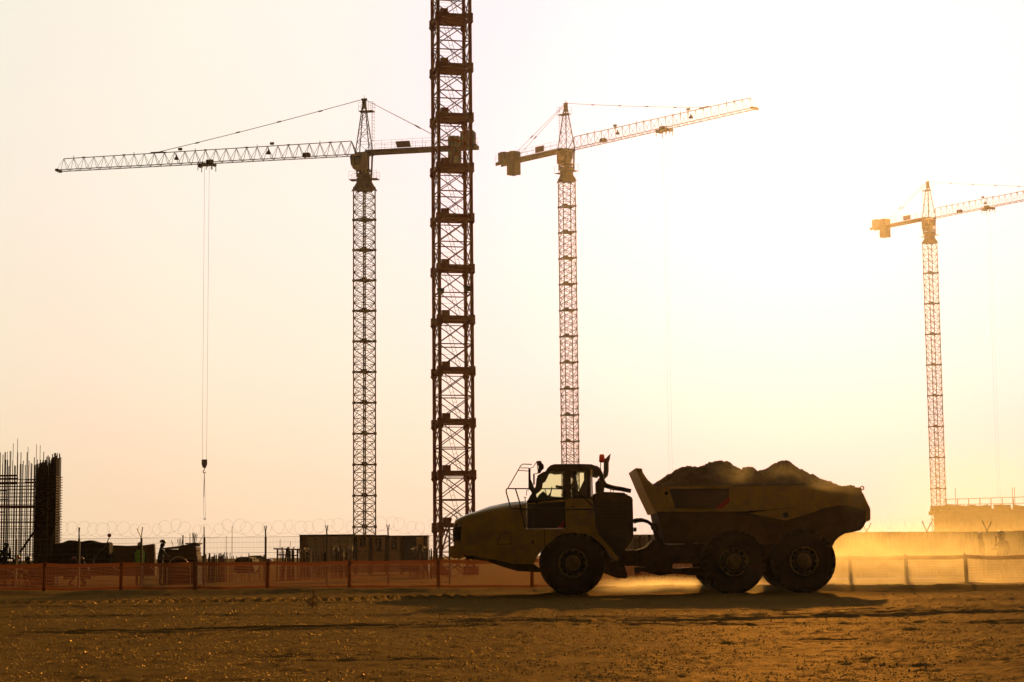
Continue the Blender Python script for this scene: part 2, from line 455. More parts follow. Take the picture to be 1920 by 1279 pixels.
# --- cab
CN, CF = 54.95, 57.0      # near / far side planes of the cab
body = MB().prism(P1([(715, 432), (860, 420), (1015, 405), (1250, 400), (1262, 520), (1262, 640), (715, 645)], CN), CN, CF)
cabin = body.build('cab', M['yellow'], truck, bevel=.03)
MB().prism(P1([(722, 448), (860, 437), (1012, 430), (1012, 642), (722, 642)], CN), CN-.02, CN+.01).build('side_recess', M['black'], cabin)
MB().prism(P1([(985, 615), (1012, 580), (1012, 640), (960, 640)], CN), CN-.03, CN-.018).build('red_decal', M['red'], cabin)
dr = MB().prism(P1([(1046, 408), (1228, 404), (1234, 520), (1234, 636), (1046, 636)], CN), CN-.025, CN+.01).build('door', M['yellow'], truck, bevel=.012)
MB().bar(V1(1070, 470, CN-.06), V1(1100, 470, CN-.06), .012, 6).build('handle', M['black'], dr)
roof = MB().prism(P1([(860, 196), (880, 160), (905, 138), (935, 129), (1150, 127), (1235, 130), (1270, 145), (1295, 175), (1312, 215), (1275, 220), (1250, 195), (1225, 176), (1060, 170), (1022, 180), (990, 188), (950, 190), (905, 178), (885, 200)], CN), CN, CF)
roof.build('roof', M['black'], truck, bevel=.03)
for Y in (CN+.01, CF-.11):
    fr = MB()
    fr.prism(P1([(1018, 165), (1066, 165), (1070, 415), (1016, 415)], CN), Y, Y+.1)                      # B pillar
    fr.prism(P1([(1192, 168), (1226, 168), (1230, 415), (1196, 415)], CN), Y, Y+.1)                      # C pillar
    fr.prism(P1([(850, 190), (900, 178), (890, 215), (872, 250), (848, 262), (838, 320), (800, 350), (775, 395), (790, 415), (715, 432), (740, 385), (790, 300), (800, 220)], CN), Y, Y+.08)  # A pillar
    fr.prism(P1([(715, 420), (800, 415), (1020, 396), (1200, 396), (1245, 398), (1245, 415), (715, 440)], CN), Y, Y+.1)
    fr.build('window_frame', M['black'], truck)
for yy in (CN, CF-.05):
    pass

for (poly, Y) in (([(900, 180), (1020, 185), (1020, 402), (775, 412), (800, 350), (838, 318), (860, 240)], CN+.05), ([(1064, 172), (1195, 172), (1198, 402), (1066, 402)], CN+.05),
                  ([(900, 180), (1020, 185), (1020, 402), (775, 412), (800, 350), (838, 318), (860, 240)], CF-.05), ([(1064, 172), (1195, 172), (1198, 402), (1066, 402)], CF-.05)):
    MB().prism(P1(poly, CN), Y, Y+.006).build('window_pane', M['glasscab'], truck)
# windscreen
a, b = V1(735, 425, CN), V1(858, 200, CN)
MB().add([(a.x, CN+.1, a.z), (a.x, CF-.1, a.z), (b.x, CF-.1, b.z), (b.x, CN+.1, b.z)], [(0, 1, 2, 3)]).build('windscreen', M['glasscab'], truck)
MB().prism(P1([(790, 405), (820, 365), (850, 340), (880, 375), (930, 385), (1000, 390), (1020, 402), (790, 412)], CN), CN+.35, CF-.35).build('dashboard', M['seat'], truck, bevel=.02)
sw = MB(); cc = V1(905, 365, 56.0)
ring = [cc+Vector((.07*math.cos(t)*.6, .21*math.sin(t), .19*math.cos(t))) for t in [i*math.pi/10 for i in range(21)]]
sw.tube(ring, .015, 6); sw.bar(cc, cc+Vector((-.22, 0, -.3)), .03, 6)
sw.build('steering_wheel', M['seat'], truck)
MB().prism(P1([(1105, 395), (1150, 310), (1165, 275), (1185, 240), (1205, 240), (1205, 300), (1205, 400)], 55.7), 55.75, 56.25).build('driver_seat', M['seat'], truck, bevel=.03)
# roof ladder of guard tubes and handrails
g = MB(); r = .02
for Y in (54.6, 57.1):
    pass
Y = 54.62
def V1p(pts, Y=Y): return [V1(*p, Y) for p in pts]
g.tube(V1p([(755, 131), (685, 129), (668, 140), (565, 320)]), .016)
g.tube(V1p([(735, 160), (665, 160)]), .013); g.tube(V1p([(735, 185), (650, 180)]), .013)
g.tube(V1p([(565, 324), (552, 330), (550, 350), (585, 475), (600, 487), (730, 489), (1250, 490)]), .021)
g.tube(V1p([(560, 325), (1085, 327), (1105, 335), (1245, 465)]), .02)
g.tube(V1p([(625, 328), (660, 440), (700, 640)]), .022)
g.tube(V1p([(860, 328), (880, 400)]), .014); g.tube(V1p([(1018, 330), (1018, 640)]), .022)
g.tube(V1p([(735, 335), (715, 340), (713, 380)]), .012)
g.build('handrail', M['black'], truck)
mr = MB().prism(P1([(728, 165), (745, 165), (747, 250), (780, 330), (805, 440), (790, 445), (750, 350), (728, 320)], 54.7), 54.62, 54.76); mr.build('mirror_bracket', M['black'], truck)
MB().prism(P1([(766, 205), (779, 205), (779, 295), (766, 295)], 54.6), 54.5, 54.75).build('mirror', M['black'], truck, bevel=.01)
m2 = MB(); m2.tube(V1p([(735, 165), (765, 155), (795, 110)]), .012)
m2b = MB(); m2b.prism(P1([(792, 106), (828, 102), (835, 120), (850, 135), (852, 165), (835, 180), (825, 200), (800, 205), (806, 175), (808, 145), (796, 125)], 54.9), 54.8, 55.05)
m2.tube(V1p([(795, 110), (800, 150), (805, 190), (800, 205), (780, 205)]), .012)
m2b.build('work_lamp', M['black'], truck, bevel=.01); m2.build('lamp_bracket', M['black'], truck)
ws = MB(); ws.tube(V1p([(690, 392), (712, 398)], 54.8), .012); ws.tube(V1p([(700, 398), (705, 428)], 54.8), .012); ws.build('hood_latch', M['black'], truck)
# rear housing, vents
rh = MB().prism(P1([(1246, 372), (1330, 352), (1510, 360), (1515, 380), (1545, 385), (1562, 402), (1566, 520), (1568, 700), (1555, 745), (1530, 775), (1475, 850), (1455, 882), (1410, 828), (1350, 758), (1287, 690), (1268, 626), (1262, 520)], 54.55), 54.55, 57.35)
rho = rh.build('engine_housing', M['black'], truck, bevel=.04)
MB().prism(P1([(1248, 366), (1330, 350), (1508, 358), (1512, 378), (1548, 384), (1564, 405), (1564, 432), (1248, 432)], 54.53), 54.53, 57.37).build('top_cover', M['under'], rho, bevel=.03)
vg = MB()
for k in range(9):
    a_, b_ = V1(1280, 455+k*30, 54.52), V1(1490, 455+k*30, 54.52); vg.bar(a_, b_, .012)
vg.build('vent_grille', M['under'], rho)
MB().bar(V1(1568, 652, 55.5), V1(1592, 652, 55.5), .06, 8).build('cap', M['black'], rho)
lug = MB(); pc = V1(1395, 345, 55.2)
lug.tube([pc+Vector((.045*math.cos(t), 0, .045*math.sin(t))) for t in [i*math.pi/6 for i in range(13)]], .012, 5); lug.build('lifting_eye', M['black'], rho)
ex = MB(); ex.tube([V1(*p, 55.3) for p in [(1290, 350), (1300, 260), (1322, 238), (1345, 215), (1350, 180), (1350, 110)]], .075, 12)
ex.add([*MB().bar(V1(1350, 112, 55.3), V1(1350, 85, 55.3), .08, 12).v], MB().bar((0, 0, 0), (0, 0, 1), 1, 12).f)
ex.prism(P1([(1340, 95), (1372, 112), (1378, 92), (1386, 45), (1370, 58), (1345, 85)], 55.3), 55.23, 55.37)
ex.build('exhaust_pipe', M['chrome'], truck, smooth=True)
hs = MB(); hs.tube([V1(*p, 55.1) for p in [(1262, 150), (1285, 165), (1305, 200), (1322, 270), (1345, 300), (1400, 318), (1470, 328), (1548, 345)]], [.05, .055, .06, .075, .075, .07, .065, .06], 12)
hs.build('air_intake_hose', M['black'], truck, smooth=True)
bx = MB().prism(P1([(1266, 265), (1300, 265), (1330, 290), (1338, 330), (1325, 365), (1268, 365)], 55.2), 55.1, 55.6); bx.prism(P1([(1262, 170), (1290, 170), (1292, 210), (1270, 214), (1256, 195)], 55.2), 55.1, 55.5)
bx.build('filter_box', M['black'], truck, bevel=.03)
MB().bar(V1(1233, 175, CN), V1(1238, 400, CN), .03).build('rear_gap_light', M['yellow'], truck)  # yellow bar imitates the bright see-through gap behind the cab
be = MB(); p0 = V1(1316, 108, 55.0); be.lathe([(0, .085), (.02, .085), (.19, .07), (.205, .05)], p0, 'z', 16)
beo = be.build('beacon', M['beacon'], truck, smooth=True)
bs = MB(); bs.lathe([(-.03, .05), (0, .09)], p0, 'z', 12); bs.tube([V1(*p, 55.0) for p in [(1305, 115), (1305, 150), (1310, 200)]], .014); bs.build('beacon_bracket', M['black'], beo)
# steps behind the front wheel
sp = MB().prism(P1([(1440, 890), (1490, 900), (1498, 950), (1517, 1000), (1517, 1046), (1440, 1040), (1330, 1000), (1350, 930)], YN+.15), YN+.1, YN+.7); sp.build('step', M['under'], truck, bevel=.03)
# hitch / articulation
ht = MB()
ht.prism(P2([(-70, 700), (60, 740), (110, 728), (120, 740), (200, 715), (250, 660), (300, 655), (320, 690), (360, 700), (560, 690), (620, 790), (590, 835), (390, 832), (380, 868), (290, 870), (130, 850), (60, 850), (-60, 790)], 55.4), 55.3, 56.6)
ht.prism(P2([(130, 860), (135, 905), (150, 905), (155, 885), (300, 918), (390, 905), (600, 922), (700, 925), (700, 850), (430, 868), (330, 862)], 55.3), 55.2, 56.7)
ht.prism(P2([(340, 800), (385, 800), (385, 905), (340, 905)], 55.2), 55.15, 56.75)
ht.build('articulation_joint', M['under'], truck, bevel=.02)
for (off, Y) in ((0, 55.6), (14, 55.9), (6, 56.2)):
    hh = MB(); hh.tube([V2(x+off, y+off*.6, Y) for x, y in [(95, 527), (125, 517), (165, 515), (205, 528), (238, 555), (255, 590), (268, 640), (290, 690)]], .045, 8); hh.build('hydraulic_hose', M['black'], truck)
MB().lathe([(0, .11), (.25, .11)], V2(262, 570, 55.6), 'y', 12).build('hose_coupling', M['under'], truck)
# rear frame
MB().prism(P2([(330, 700), (1500, 690), (1500, 760), (1330, 790), (640, 800), (480, 780), (330, 790)], 55.4), 55.3, 56.6).build('rear_frame', M['under'], truck)
for px in (1074.5, 1377.4, 1509.5):
    x = W((px, 1071))[0]; MB().bar((x, YN+.35, WR), (x, YF-.35, WR), .17, 10).build('axle', M['under'], truck)
x1_, x2_ = W((1377.4, 1071))[0], W((1509.5, 1071))[0]
MB().prism([(x1_-.1, WR+.1), (x2_+.1, WR+.1), ((x1_+x2_)/2+.3, WR+.5), ((x1_+x2_)/2-.3, WR+.5)], YN+.75, YF-.75).build('walking_beam', M['under'], truck, bevel=.03)
# --- dump body
lo = MB()
# lower hull, tapering inward
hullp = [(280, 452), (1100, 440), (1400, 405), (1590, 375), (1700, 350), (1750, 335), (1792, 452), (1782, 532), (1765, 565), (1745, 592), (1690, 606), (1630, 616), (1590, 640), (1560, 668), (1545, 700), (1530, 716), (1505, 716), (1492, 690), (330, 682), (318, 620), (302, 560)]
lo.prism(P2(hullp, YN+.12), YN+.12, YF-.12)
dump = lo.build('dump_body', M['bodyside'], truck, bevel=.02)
up = MB().prism(P2([(182, 284), (1600, 277), (1640, 281), (1742, 284), (1756, 320), (1770, 345), (1590, 380), (1400, 412), (1230, 430), (1080, 445), (940, 452), (280, 453), (278, 466), (268, 466), (216, 357)]), YN+.02, YF-.02)
up.build('upper_side_panel', M['yellow'], dump, bevel=.02)
for (ya, yb) in ((YN-.03, YN+.03), (YF-.03, YF+.03)):
    MB().prism(P2([(930, 470), (1100, 448), (1230, 432), (1400, 412), (1590, 380), (1700, 345), (1757, 322), (1812, 440), (1812, 520), (1782, 533), (1778, 452), (1700, 425), (1640, 415), (1590, 413), (1490, 430), (1350, 480), (1205, 521)]), ya, yb).build('side_strake', M['yellow'], dump, bevel=.012)
    MB().prism(P2([(180, 280), (1600, 272), (1600, 288), (184, 292)]), ya, yb).build('top_rail', M['yellow'], dump)
    MB().prism(P2([(262, 440), (930, 437), (930, 456), (262, 458)]), ya, yb).build('lower_rail', M['yellow'], dump)
    sg = 1 if ya < 56 else -1
    MB().prism(P2([(122, 145), (168, 148), (173, 175), (208, 228), (247, 262), (252, 285), (182, 286)]), ya+.03, yb+.03).build('headboard_wing', M['yellow'], dump)
MB().prism(P2([(362, 294), (795, 294), (795, 352), (692, 436), (408, 436)]), YN-.005, YN+.03).build('dark_recess', M['black'], dump)
MB().prism(P2([(797, 352), (797, 392), (742, 436), (692, 436)]), YN-.008, YN+.03).build('red_chevron', M['red'], dump)
MB().prism(P2([(948, 300), (954, 300), (954, 436), (948, 436)]), YN-.012, YN+.03).build('panel_rib', M['yellow'], dump)
MB().lathe([(-.02, .02), (-.02, .085), (.02, .085)], V2(1200, 484, YN-.03), 'y', 20).build('pivot_cap', M['black'], dump)
MB().lathe([(-.01, .02), (-.01, .05), (.02, .05)], V2(343, 326, YN), 'y', 16).build('bolt_cap', M['black'], dump)
fw = MB(); 
fw.prism(P2([(122, 145), (134, 146), (192, 286), (276, 466), (266, 466), (180, 286)]), YN+.02, YF-.02); fw.build('headboard', M['yellow'], dump)
ey = MB(); pc = V2(1752, 289, YN+.1)
ey.tube([pc+Vector((.05*math.cos(t), 0, .05*math.sin(t))) for t in [i*math.pi/8 for i in range(17)]], .02, 6); ey.build('lifting_ring', M['yellow'], dump)
cyl = MB(); cyl.bar(V2(480, 690, 54.75), V2(690, 590, 54.75), .09, 12); cyl.bar(V2(690, 590, 54.75), V2(850, 490, 54.75), .05, 12)
cyl.build('tipping_cylinder', M['under'], truck, smooth=True)
MB().prism(P2([(1480, 640), (1560, 640), (1545, 700), (1530, 718), (1505, 718), (1490, 700)], 54.8), 54.8, 55.0).build('hinge_bracket', M['under'], truck)

# --- earth load
def build_load():
    prof = [(236, 272), (262, 262), (330, 214), (400, 170), (440, 145), (490, 122), (520, 130), (560, 140), (590, 132), (620, 118), (655, 103), (700, 90), (745, 85), (790, 90), (815, 103), (840, 122), (895, 148), (925, 138), (960, 127), (985, 130), (1005, 152), (1020, 162), (1050, 158), (1080, 145), (1120, 112), (1150, 97), (1170, 90), (1210, 99), (1245, 120), (1280, 145), (1340, 172), (1400, 195), (1460, 222), (1520, 245), (1600, 270), (1700, 278)]
    pw = [(V2(x, y, 55.7).x, V2(x, y, 55.7).z) for x, y in prof]
    px = np.array([p[0] for p in pw]); pz = np.array([p[1] for p in pw])
    xs = np.arange(px[0], px[-1], .035); ys = np.linspace(YN+.06, YF-.06, 80)
    X, Y = np.meshgrid(xs, ys)
    rim = np.interp(X, [V2(236, 0).x, V2(1700, 0).x], [V2(236, 290).z, V2(1700, 292).z])
    top = np.interp(X, px, pz)
    # ridge wanders in plan so the heap has depth
    yr = 55.9+.35*np.sin(X*2.1)+.2*np.sin(X*4.3+1)
    t = np.clip(np.abs(Y-yr)/np.where(Y < yr, yr-YN-.06, YF-.06-yr), 0, 1)
    Z = rim+(top-rim)*(1-t**1.15)
    Z = Z+(fbm(X*2.5, Y*2.5, 4, 11, .6)-.5)*.22*np.clip((1-t)*3, 0, 1)*np.clip(t*4, .25, 1)+(fbm(X*8, Y*8, 5, 21, .8)-.5)*.20*np.clip((1-t)*4, 0, 1)
    nx, ny = len(xs), len(ys)
    vs = np.stack([X.ravel(), Y.ravel(), Z.ravel()], 1).tolist()
    fs = [(j*nx+i, j*nx+i+1, (j+1)*nx+i+1, (j+1)*nx+i) for j in range(ny-1) for i in range(nx-1)]
    # skirt down into the body
    b = MB(); b.add(vs, fs)
    o = b.build('earth_load', M['soil'], smooth=True)
    tag(o, 'brown earth heaped in three humps above the dump truck bed', 'earth')
build_load()

# ------------------------------------------------------------------ people
HSPH = None
def person(x, y, label, pose='stand', face=0, cloth='cloth', vest=False, helmet=None, h=1.76, z0=0, group=None, lean=0, name='person'):
    """face: heading, 0 = +x (photo right)"""
    root = thing(name, (x, y, z0), label, 'person', group, rz=face)
    s = h/1.76
    J = {'pel': (0, 0, .93), 'wai': (0, 0, 1.08), 'che': (.01, 0, 1.30), 'nec': (.01, 0, 1.49), 'hd0': (.03, 0, 1.57), 'hd1': (.035, 0, 1.68),
         'lsh': (0, .18, 1.42), 'lel': (-.03, .24, 1.14), 'lwr': (.08, .24, .92), 'rsh': (0, -.18, 1.42), 'rel': (-.03, -.24, 1.14), 'rwr': (.10, -.22, .93),
         'lhi': (0, .10, .88), 'lkn': (.03, .12, .49), 'lan': (-.02, .12, .09), 'lto': (.17, .13, .035), 'rhi': (0, -.10, .88), 'rkn': (.05, -.12, .49), 'ran': (.0, -.12, .09), 'rto': (.19, -.13, .035)}
    if pose == 'reach':
        J['lel'] = (.22, .22, 1.22); J['lwr'] = (.46, .18, 1.14); J['rel'] = (.2, -.22, 1.2); J['rwr'] = (.45, -.16, 1.08)
    if pose == 'phone':
        J['lel'] = (.16, .24, 1.2); J['lwr'] = (.16, .15, 1.45); J['rel'] = (.05, -.25, 1.15); J['rwr'] = (.25, -.15, 1.15)
    if pose == 'crouch':
        dz = -.48
        for k in ('pel', 'wai', 'che', 'nec', 'hd0', 'hd1', 'lsh', 'rsh', 'lel', 'rel', 'lwr', 'rwr', 'lhi', 'rhi'):
            a = J[k]; J[k] = (a[0]-.18+max(0, a[2]-.93)*.45, a[1], a[2]+dz)
        J['lkn'] = (.28, .16, .50); J['rkn'] = (.28, -.16, .46)
        J['lel'] = (.15, .26, .72); J['lwr'] = (.38, .2, .62); J['rel'] = (.15, -.26, .7); J['rwr'] = (.38, -.18, .58)
    if pose == 'sit':
        J['lkn'] = (.46, .13, .93); J['lan'] = (.50, .13, .50); J['lto'] = (.68, .13, .46); J['rkn'] = (.46, -.13, .93); J['ran'] = (.50, -.13, .50); J['rto'] = (.68, -.13, .46)
        J['lel'] = (.18, .25, 1.18); J['lwr'] = (.42, .18, 1.25); J['rel'] = (.18, -.25, 1.18); J['rwr'] = (.42, -.18, 1.25)
    if lean:
        for k in J:
            a = J[k]
            if a[2] > J['pel'][2] and k[1:] not in ('kn', 'an', 'to'):
                dz = a[2]-J['pel'][2]; c, sn = math.cos(lean), math.sin(lean)
                J[k] = (a[0]*c+dz*sn, a[1], J['pel'][2]+dz*c-a[0]*sn)
    rad = {'pel': .15, 'wai': .135, 'che': .16, 'nec': .06, 'hd0': .085, 'hd1': .095, 'lsh': .07, 'rsh': .07, 'lel': .048, 'rel': .048, 'lwr': .034, 'rwr': .034,
           'lhi': .095, 'rhi': .095, 'lkn': .065, 'rkn': .065, 'lan': .05, 'ran': .05, 'lto': .04, 'rto': .04}
    keys = list(J); idx = {k: i for i, k in enumerate(keys)}
    vs = [Vector(J[k])*s for k in keys]; rr = [rad[k]*s for k in keys]
    ed = [('pel', 'wai'), ('wai', 'che'), ('che', 'nec'), ('nec', 'hd0'), ('hd0', 'hd1'), ('che', 'lsh'), ('lsh', 'lel'), ('lel', 'lwr'), ('che', 'rsh'), ('rsh', 'rel'), ('rel', 'rwr'),
          ('pel', 'lhi'), ('lhi', 'lkn'), ('lkn', 'lan'), ('lan', 'lto'), ('pel', 'rhi'), ('rhi', 'rkn'), ('rkn', 'ran'), ('ran', 'rto')]
    ed = [(idx[a], idx[b]) for a, b in ed]
    # nose and hands with fingers
    def addv(p, r_, frm): vs.append(p); rr.append(r_); ed.append((frm, len(vs)-1)); return len(vs)-1
    addv(vs[idx['hd0']]+Vector((.10, 0, .02))*s, .018*s, idx['hd0'])
    for k, el in (('lwr', 'lel'), ('rwr', 'rel')):
        d = (vs[idx[k]]-vs[idx[el]]).normalized()
        u = d.cross(Vector((0, 1, 0))).normalized() if abs(d.y) < .9 else Vector((1, 0, 0))
        palm = addv(vs[idx[k]]+d*.085*s, .034*s, idx[k])
        for q, (o_, ln) in enumerate(((-.03, .075), (-.01, .085), (.01, .08), (.03, .062))):
            a1 = addv(vs[palm]+d*.04*s+u*o_*s, .010*s, palm)
            addv(vs[a1]+(d*ln*.6-Vector((0, math.copysign(.02, J[k][1]), 0)))*s, .008*s, a1)
        addv(vs[idx[k]]+(d*.06+u*.055)*s, .011*s, idx[k])
    me = bpy.data.meshes.new('body')
    me.from_pydata([tuple(v) for v in vs], ed, [])
    me.materials.append(M[cloth])
    o = bpy.data.objects.new('body', me); C.objects.link(o); o.parent = root
    md = o.modifiers.new('skin', 'SKIN'); md.use_smooth_shade = True
    for i, sv in enumerate(me.skin_vertices[0].data): sv.radius = (rr[i], rr[i]); sv.use_root = (i == 0)
    sb = o.modifiers.new('sub', 'SUBSURF'); sb.levels = 1; sb.render_levels = 1
    up = (vs[idx['hd1']]-vs[idx['nec']]).normalized()
    hc = vs[idx['hd1']]
    q = Vector((0, 0, 1)).rotation_difference(up).to_matrix()
    def shell(prof, nseg=16, sx=1, sy=1):
        b = MB(); t = MB().lathe(prof, (0, 0, 0), 'z', nseg)
        b.add([hc+q @ Vector((v[0]*sx, v[1]*sy, v[2])) for v in t.v], t.f); return b
    if helmet:
        hb = shell([(-.01, .118*s), (.004, .118*s), (.006, .112*s), (.05*s, .108*s), (.10*s, .078*s), (.125*s, .02*s)], sx=1.12)
        hb.build('hard_hat', M[helmet], root, smooth=True, keep=True)
    else:
        shell([(-.06*s, .085*s), (-.02, .108*s), (.05*s, .105*s), (.09*s, .075*s), (.11*s, .02*s)], sx=1.05).build('hair', M['hair'], root, smooth=True, keep=True)
    if vest:
        b = MB(); a0, a1, a2 = vs[idx['pel']], vs[idx['che']], vs[idx['nec']]
        for k, (c, w, d) in enumerate(((a0+(a1-a0)*-.12, .20, .17), (a0+(a1-a0)*.3, .19, .16), (a1, .225, .18), (a1+(a2-a1)*.55, .20, .13), (a2-(a2-a1)*.08, .11, .09))):
            for i in range(16):
                t = i*math.pi/8; b.v.append(tuple(c+Vector((d*math.cos(t), w*math.sin(t), 0))*s))
        for k in range(4):
            for i in range(16): b.f.append((k*16+i, k*16+(i+1) % 16, (k+1)*16+(i+1) % 16, (k+1)*16+i))
        b.build('safety_vest', M['vest'], root, smooth=True, keep=True)
    return root

drv = V1(1060, 330, 56.0)
person(drv.x+.15, 56.0, 'driver seated behind the cab window of the dump truck', 'sit', math.pi, z0=V1(1060, 400, 56).z-.92, h=1.72, helmet=None)

def gx(px, Y): return at(px, 1042, Y).x
def gz(px, py, Y): return at(px, py, Y).z
person(gx(9, 82), 82, 'worker standing at the rebar cage, in dark clothes with head turned', 'phone', 0, helmet='helmet_dark', h=1.84)
person(gx(-2, 82.5), 82.7, 'worker half hidden at the left edge beside the rebar cage', 'reach', 0, helmet='helmet_dark', h=1.55)
person(gx(17, 80), 80.5, 'crouching worker in a red hard hat below the standing worker at the rebar cage', 'crouch', .4, helmet='helmet_red', h=1.80)
person(gx(52, 80), 80.5, 'crouching worker with a dark hard hat in front of the rebar grid', 'crouch', 2.5, helmet='helmet_dark', h=1.72)
person(gx(262, 81), 81, 'worker in a lime green safety vest behind a fence post', 'stand', -1.2, helmet='helmet_white', vest=True, h=1.80)
person(gx(296, 81), 81.5, 'worker in dark clothes leaning forward over the timber pile', 'reach', .1, cloth='cloth2', helmet='helmet_dark', h=1.90, lean=.08)
person(gx(1841, 73), 73, 'worker standing apart before the corrugated fence in the dust', 'stand', math.pi, helmet='helmet_white', h=1.80, cloth='cloth2')
person(gx(1879, 73), 73, 'worker standing in the dust near the right edge with one raised arm', 'phone', 2.6, helmet='helmet_white', h=1.84)
person(gx(1891, 73), 73.7, 'worker half hidden behind the worker near the right edge', 'stand', 2.0, helmet='helmet_white', h=1.78)
person(gx(130, 83), 83, 'worker bending beside the covered pile under an orange hard hat', 'crouch', .2, helmet='helmet_red', h=1.68)
person(gx(160, 83), 83, 'worker crouching between the covered pile and the bent red-ball pole', 'crouch', 2.9, helmet='helmet_red', h=1.66)

# ------------------------------------------------------------------ orange safety net fence
def fy(px):     # distance of the fence line
    return 67.5-9.2*(px/1920.)
def build_netfence():
    posts = [-60, 84, 228, 367, 502, 655, 822, 997, 1195, 1345, 1470, 1592, 1697, 1810, 1960]
    base = at(960, 1105, fy(960))
    root = wthing('safety_fence', (base.x, base.y, 0), 'long orange plastic net fence on posts behind the dump truck', 'safety fence')
    pw = [(gx(p, fy(p)), fy(p)) for p in posts]
    rng = random.Random(5)
    HT = 1.02
    for i, (x, y) in enumerate(pw):
        t = rng.uniform(-.025, .025)
        z = float(ground_height(np.array([x]), np.array([y]))[0])
        po = MB().bar((x, y, z-.1), (x+t, y, HT+.03+rng.uniform(0, .03)), .03, 6, .028).build('post', M['timber'], root)
        MB().add([(x-.062, y-.075, z+.0), (x+.062, y-.075, z+.0), (x+.058+t, y-.075, HT), (x-.058+t, y-.075, HT)], [(0, 1, 2, 3)]).build('sleeve', M['band'], po)
    for i in range(len(pw)-1):
        a = Vector((*pw[i], 0)); b = Vector((*pw[i+1], 0)); d = b-a; L_ = d.length; n = 14
        dn = Vector((d.y, -d.x, 0)).normalized()
        ph = [rng.uniform(0, 6.28) for _ in range(3)]; sag = rng.uniform(.012, .045)
        def wave(t, k):
            return -sag*math.sin(math.pi*t)*(.5+k/28)+.006*math.sin(t*9+ph[0]+k*.7)
        def pt(t, z, k=0, o=0):
            p = a+d*t; return (p.x-dn.x*(.06+o), p.y-dn.y*(.06+o), z+wave(t, k))
        net = MB(); rows = 15; zb, zt = .20, .885
        for k in range(rows):
            z = zb+(zt-zb)*k/(rows-1)
            hh = .0062+rng.uniform(-.001, .002)
            vs = []; 
            for j in range(n+1):
                t = j/n; vs += [pt(t, z-hh, k), pt(t, z+hh, k)]
            net.add(vs, [(2*j, 2*j+2, 2*j+3, 2*j+1) for j in range(n)])
        nv = int(L_/.055)
        for j in range(1, nv):
            t = j/nv; w = .0016/L_
            vs = [pt(t-w, zb-.02, 0, .003), pt(t+w, zb-.02, 0, .003), pt(t+w, zt+.02, rows, .003), pt(t-w, zt+.02, rows, .003)]
            net.add(vs, [(0, 1, 2, 3)])
        net.build('net_panel', M['net'], root)
        for (z0, z1_, k, nm) in ((.90, HT+.0, rows, 'top_band'), (.09, .185, 0, 'bottom_band')):
            bd = MB(); vs = []
            for j in range(n+1):
                t = j/n; e = .012*math.sin(t*7+ph[1]); vs += [pt(t, z0+(e if nm == 'bottom_band' else 0), k), pt(t, z1_+(e if nm == 'bottom_band' else 0), k)]
            bd.add(vs, [(2*j, 2*j+2, 2*j+3, 2*j+1) for j in range(n)])
            bd.build(nm, M['band'], root)
build_netfence()

# ------------------------------------------------------------------ wire mesh fence with razor coil
def coil(x0, y0, x1, y1, z, r, name_parent, seed):
    rng = random.Random(seed)
    b = MB(); L_ = math.hypot(x1-x0, y1-y0); turns = max(1, int(L_/.40)); pts = []
    n = turns*14
    for i in range(n+1):
        t = i/n; a = t*turns*2*math.pi
        rr = r*(1.1+.2*math.sin(t*31+seed)); w = .16*math.sin(a*.5+seed)
        pts.append((x0+(x1-x0)*t+rr*1.05*math.cos(a)+w*.4, y0+(y1-y0)*t+.18*math.sin(a+.8), z+.08*math.sin(t*9+seed)+rr*math.sin(a)))
    b.tube(pts, .0036, 3)
    return b.build('razor_coil', M['wire'], name_parent)
def build_meshfence():
    Y = 78
    px = [30, 148, 265, 383, 498, 613, 728, 843]
    b0 = at(440, 1080, Y)
    root = wthing('wire_fence', (b0.x, Y, 0), 'tall wire mesh fence topped with razor coils, left of the dump truck', 'wire fence')
    X = [gx(p, Y) for p in px]
    for i, x in enumerate(X):
        b = MB(); tilt = (-.02, .01, .02, 0, -.01, .015, 0, 0)[i]
        b.bar((x, Y, 0), (x, Y, 1.98), .055, 4); p = b.build('post', M['galv'], root)
        v = MB()
        if i == 3:
            v.bar((x-.01, Y, 1.95), (x-.02, Y, 2.42), .022, 5); v.bar((x-.02, Y, 2.10), (x-.3, Y, 1.6), .01, 4)
        elif i == 2:
            v.bar((x, Y, 1.95), (x-.21, Y+.12, 2.38), .02, 5); v.bar((x-.02, Y, 1.95), (x+.06, Y-.12, 2.42), .02, 5)
        else:
            v.bar((x, Y, 1.95), (x-.01, Y, 2.15), .03, 5)
            v.bar((x-.01, Y, 2.12), (x-.07, Y+.2, 2.42), .02, 5); v.bar((x-.01, Y, 2.12), (x+.06, Y-.2, 2.42), .02, 5)
        v.build('barbed_arm', M['galv'], p)
    for i in range(len(X)-1):
        g = MB(); x0, x1 = X[i]+.04, X[i+1]-.04
        nv = int((x1-x0)/.055)
        for k in range(nv+1):
            x = x0+(x1-x0)*k/nv; g.bar((x, Y-.03, .05), (x, Y-.03, 1.98), .0032, 3)
        for k in range(10):
            z = .08+k*.21; g.bar((x0, Y-.035, z), (x1, Y-.035, z), .004 if k % 3 else .007, 3)
        g.build('mesh_panel', M['wire'], root)
        coil(X[i], Y, X[i+1], Y, 2.34, .26, root, i+1)
build_meshfence()

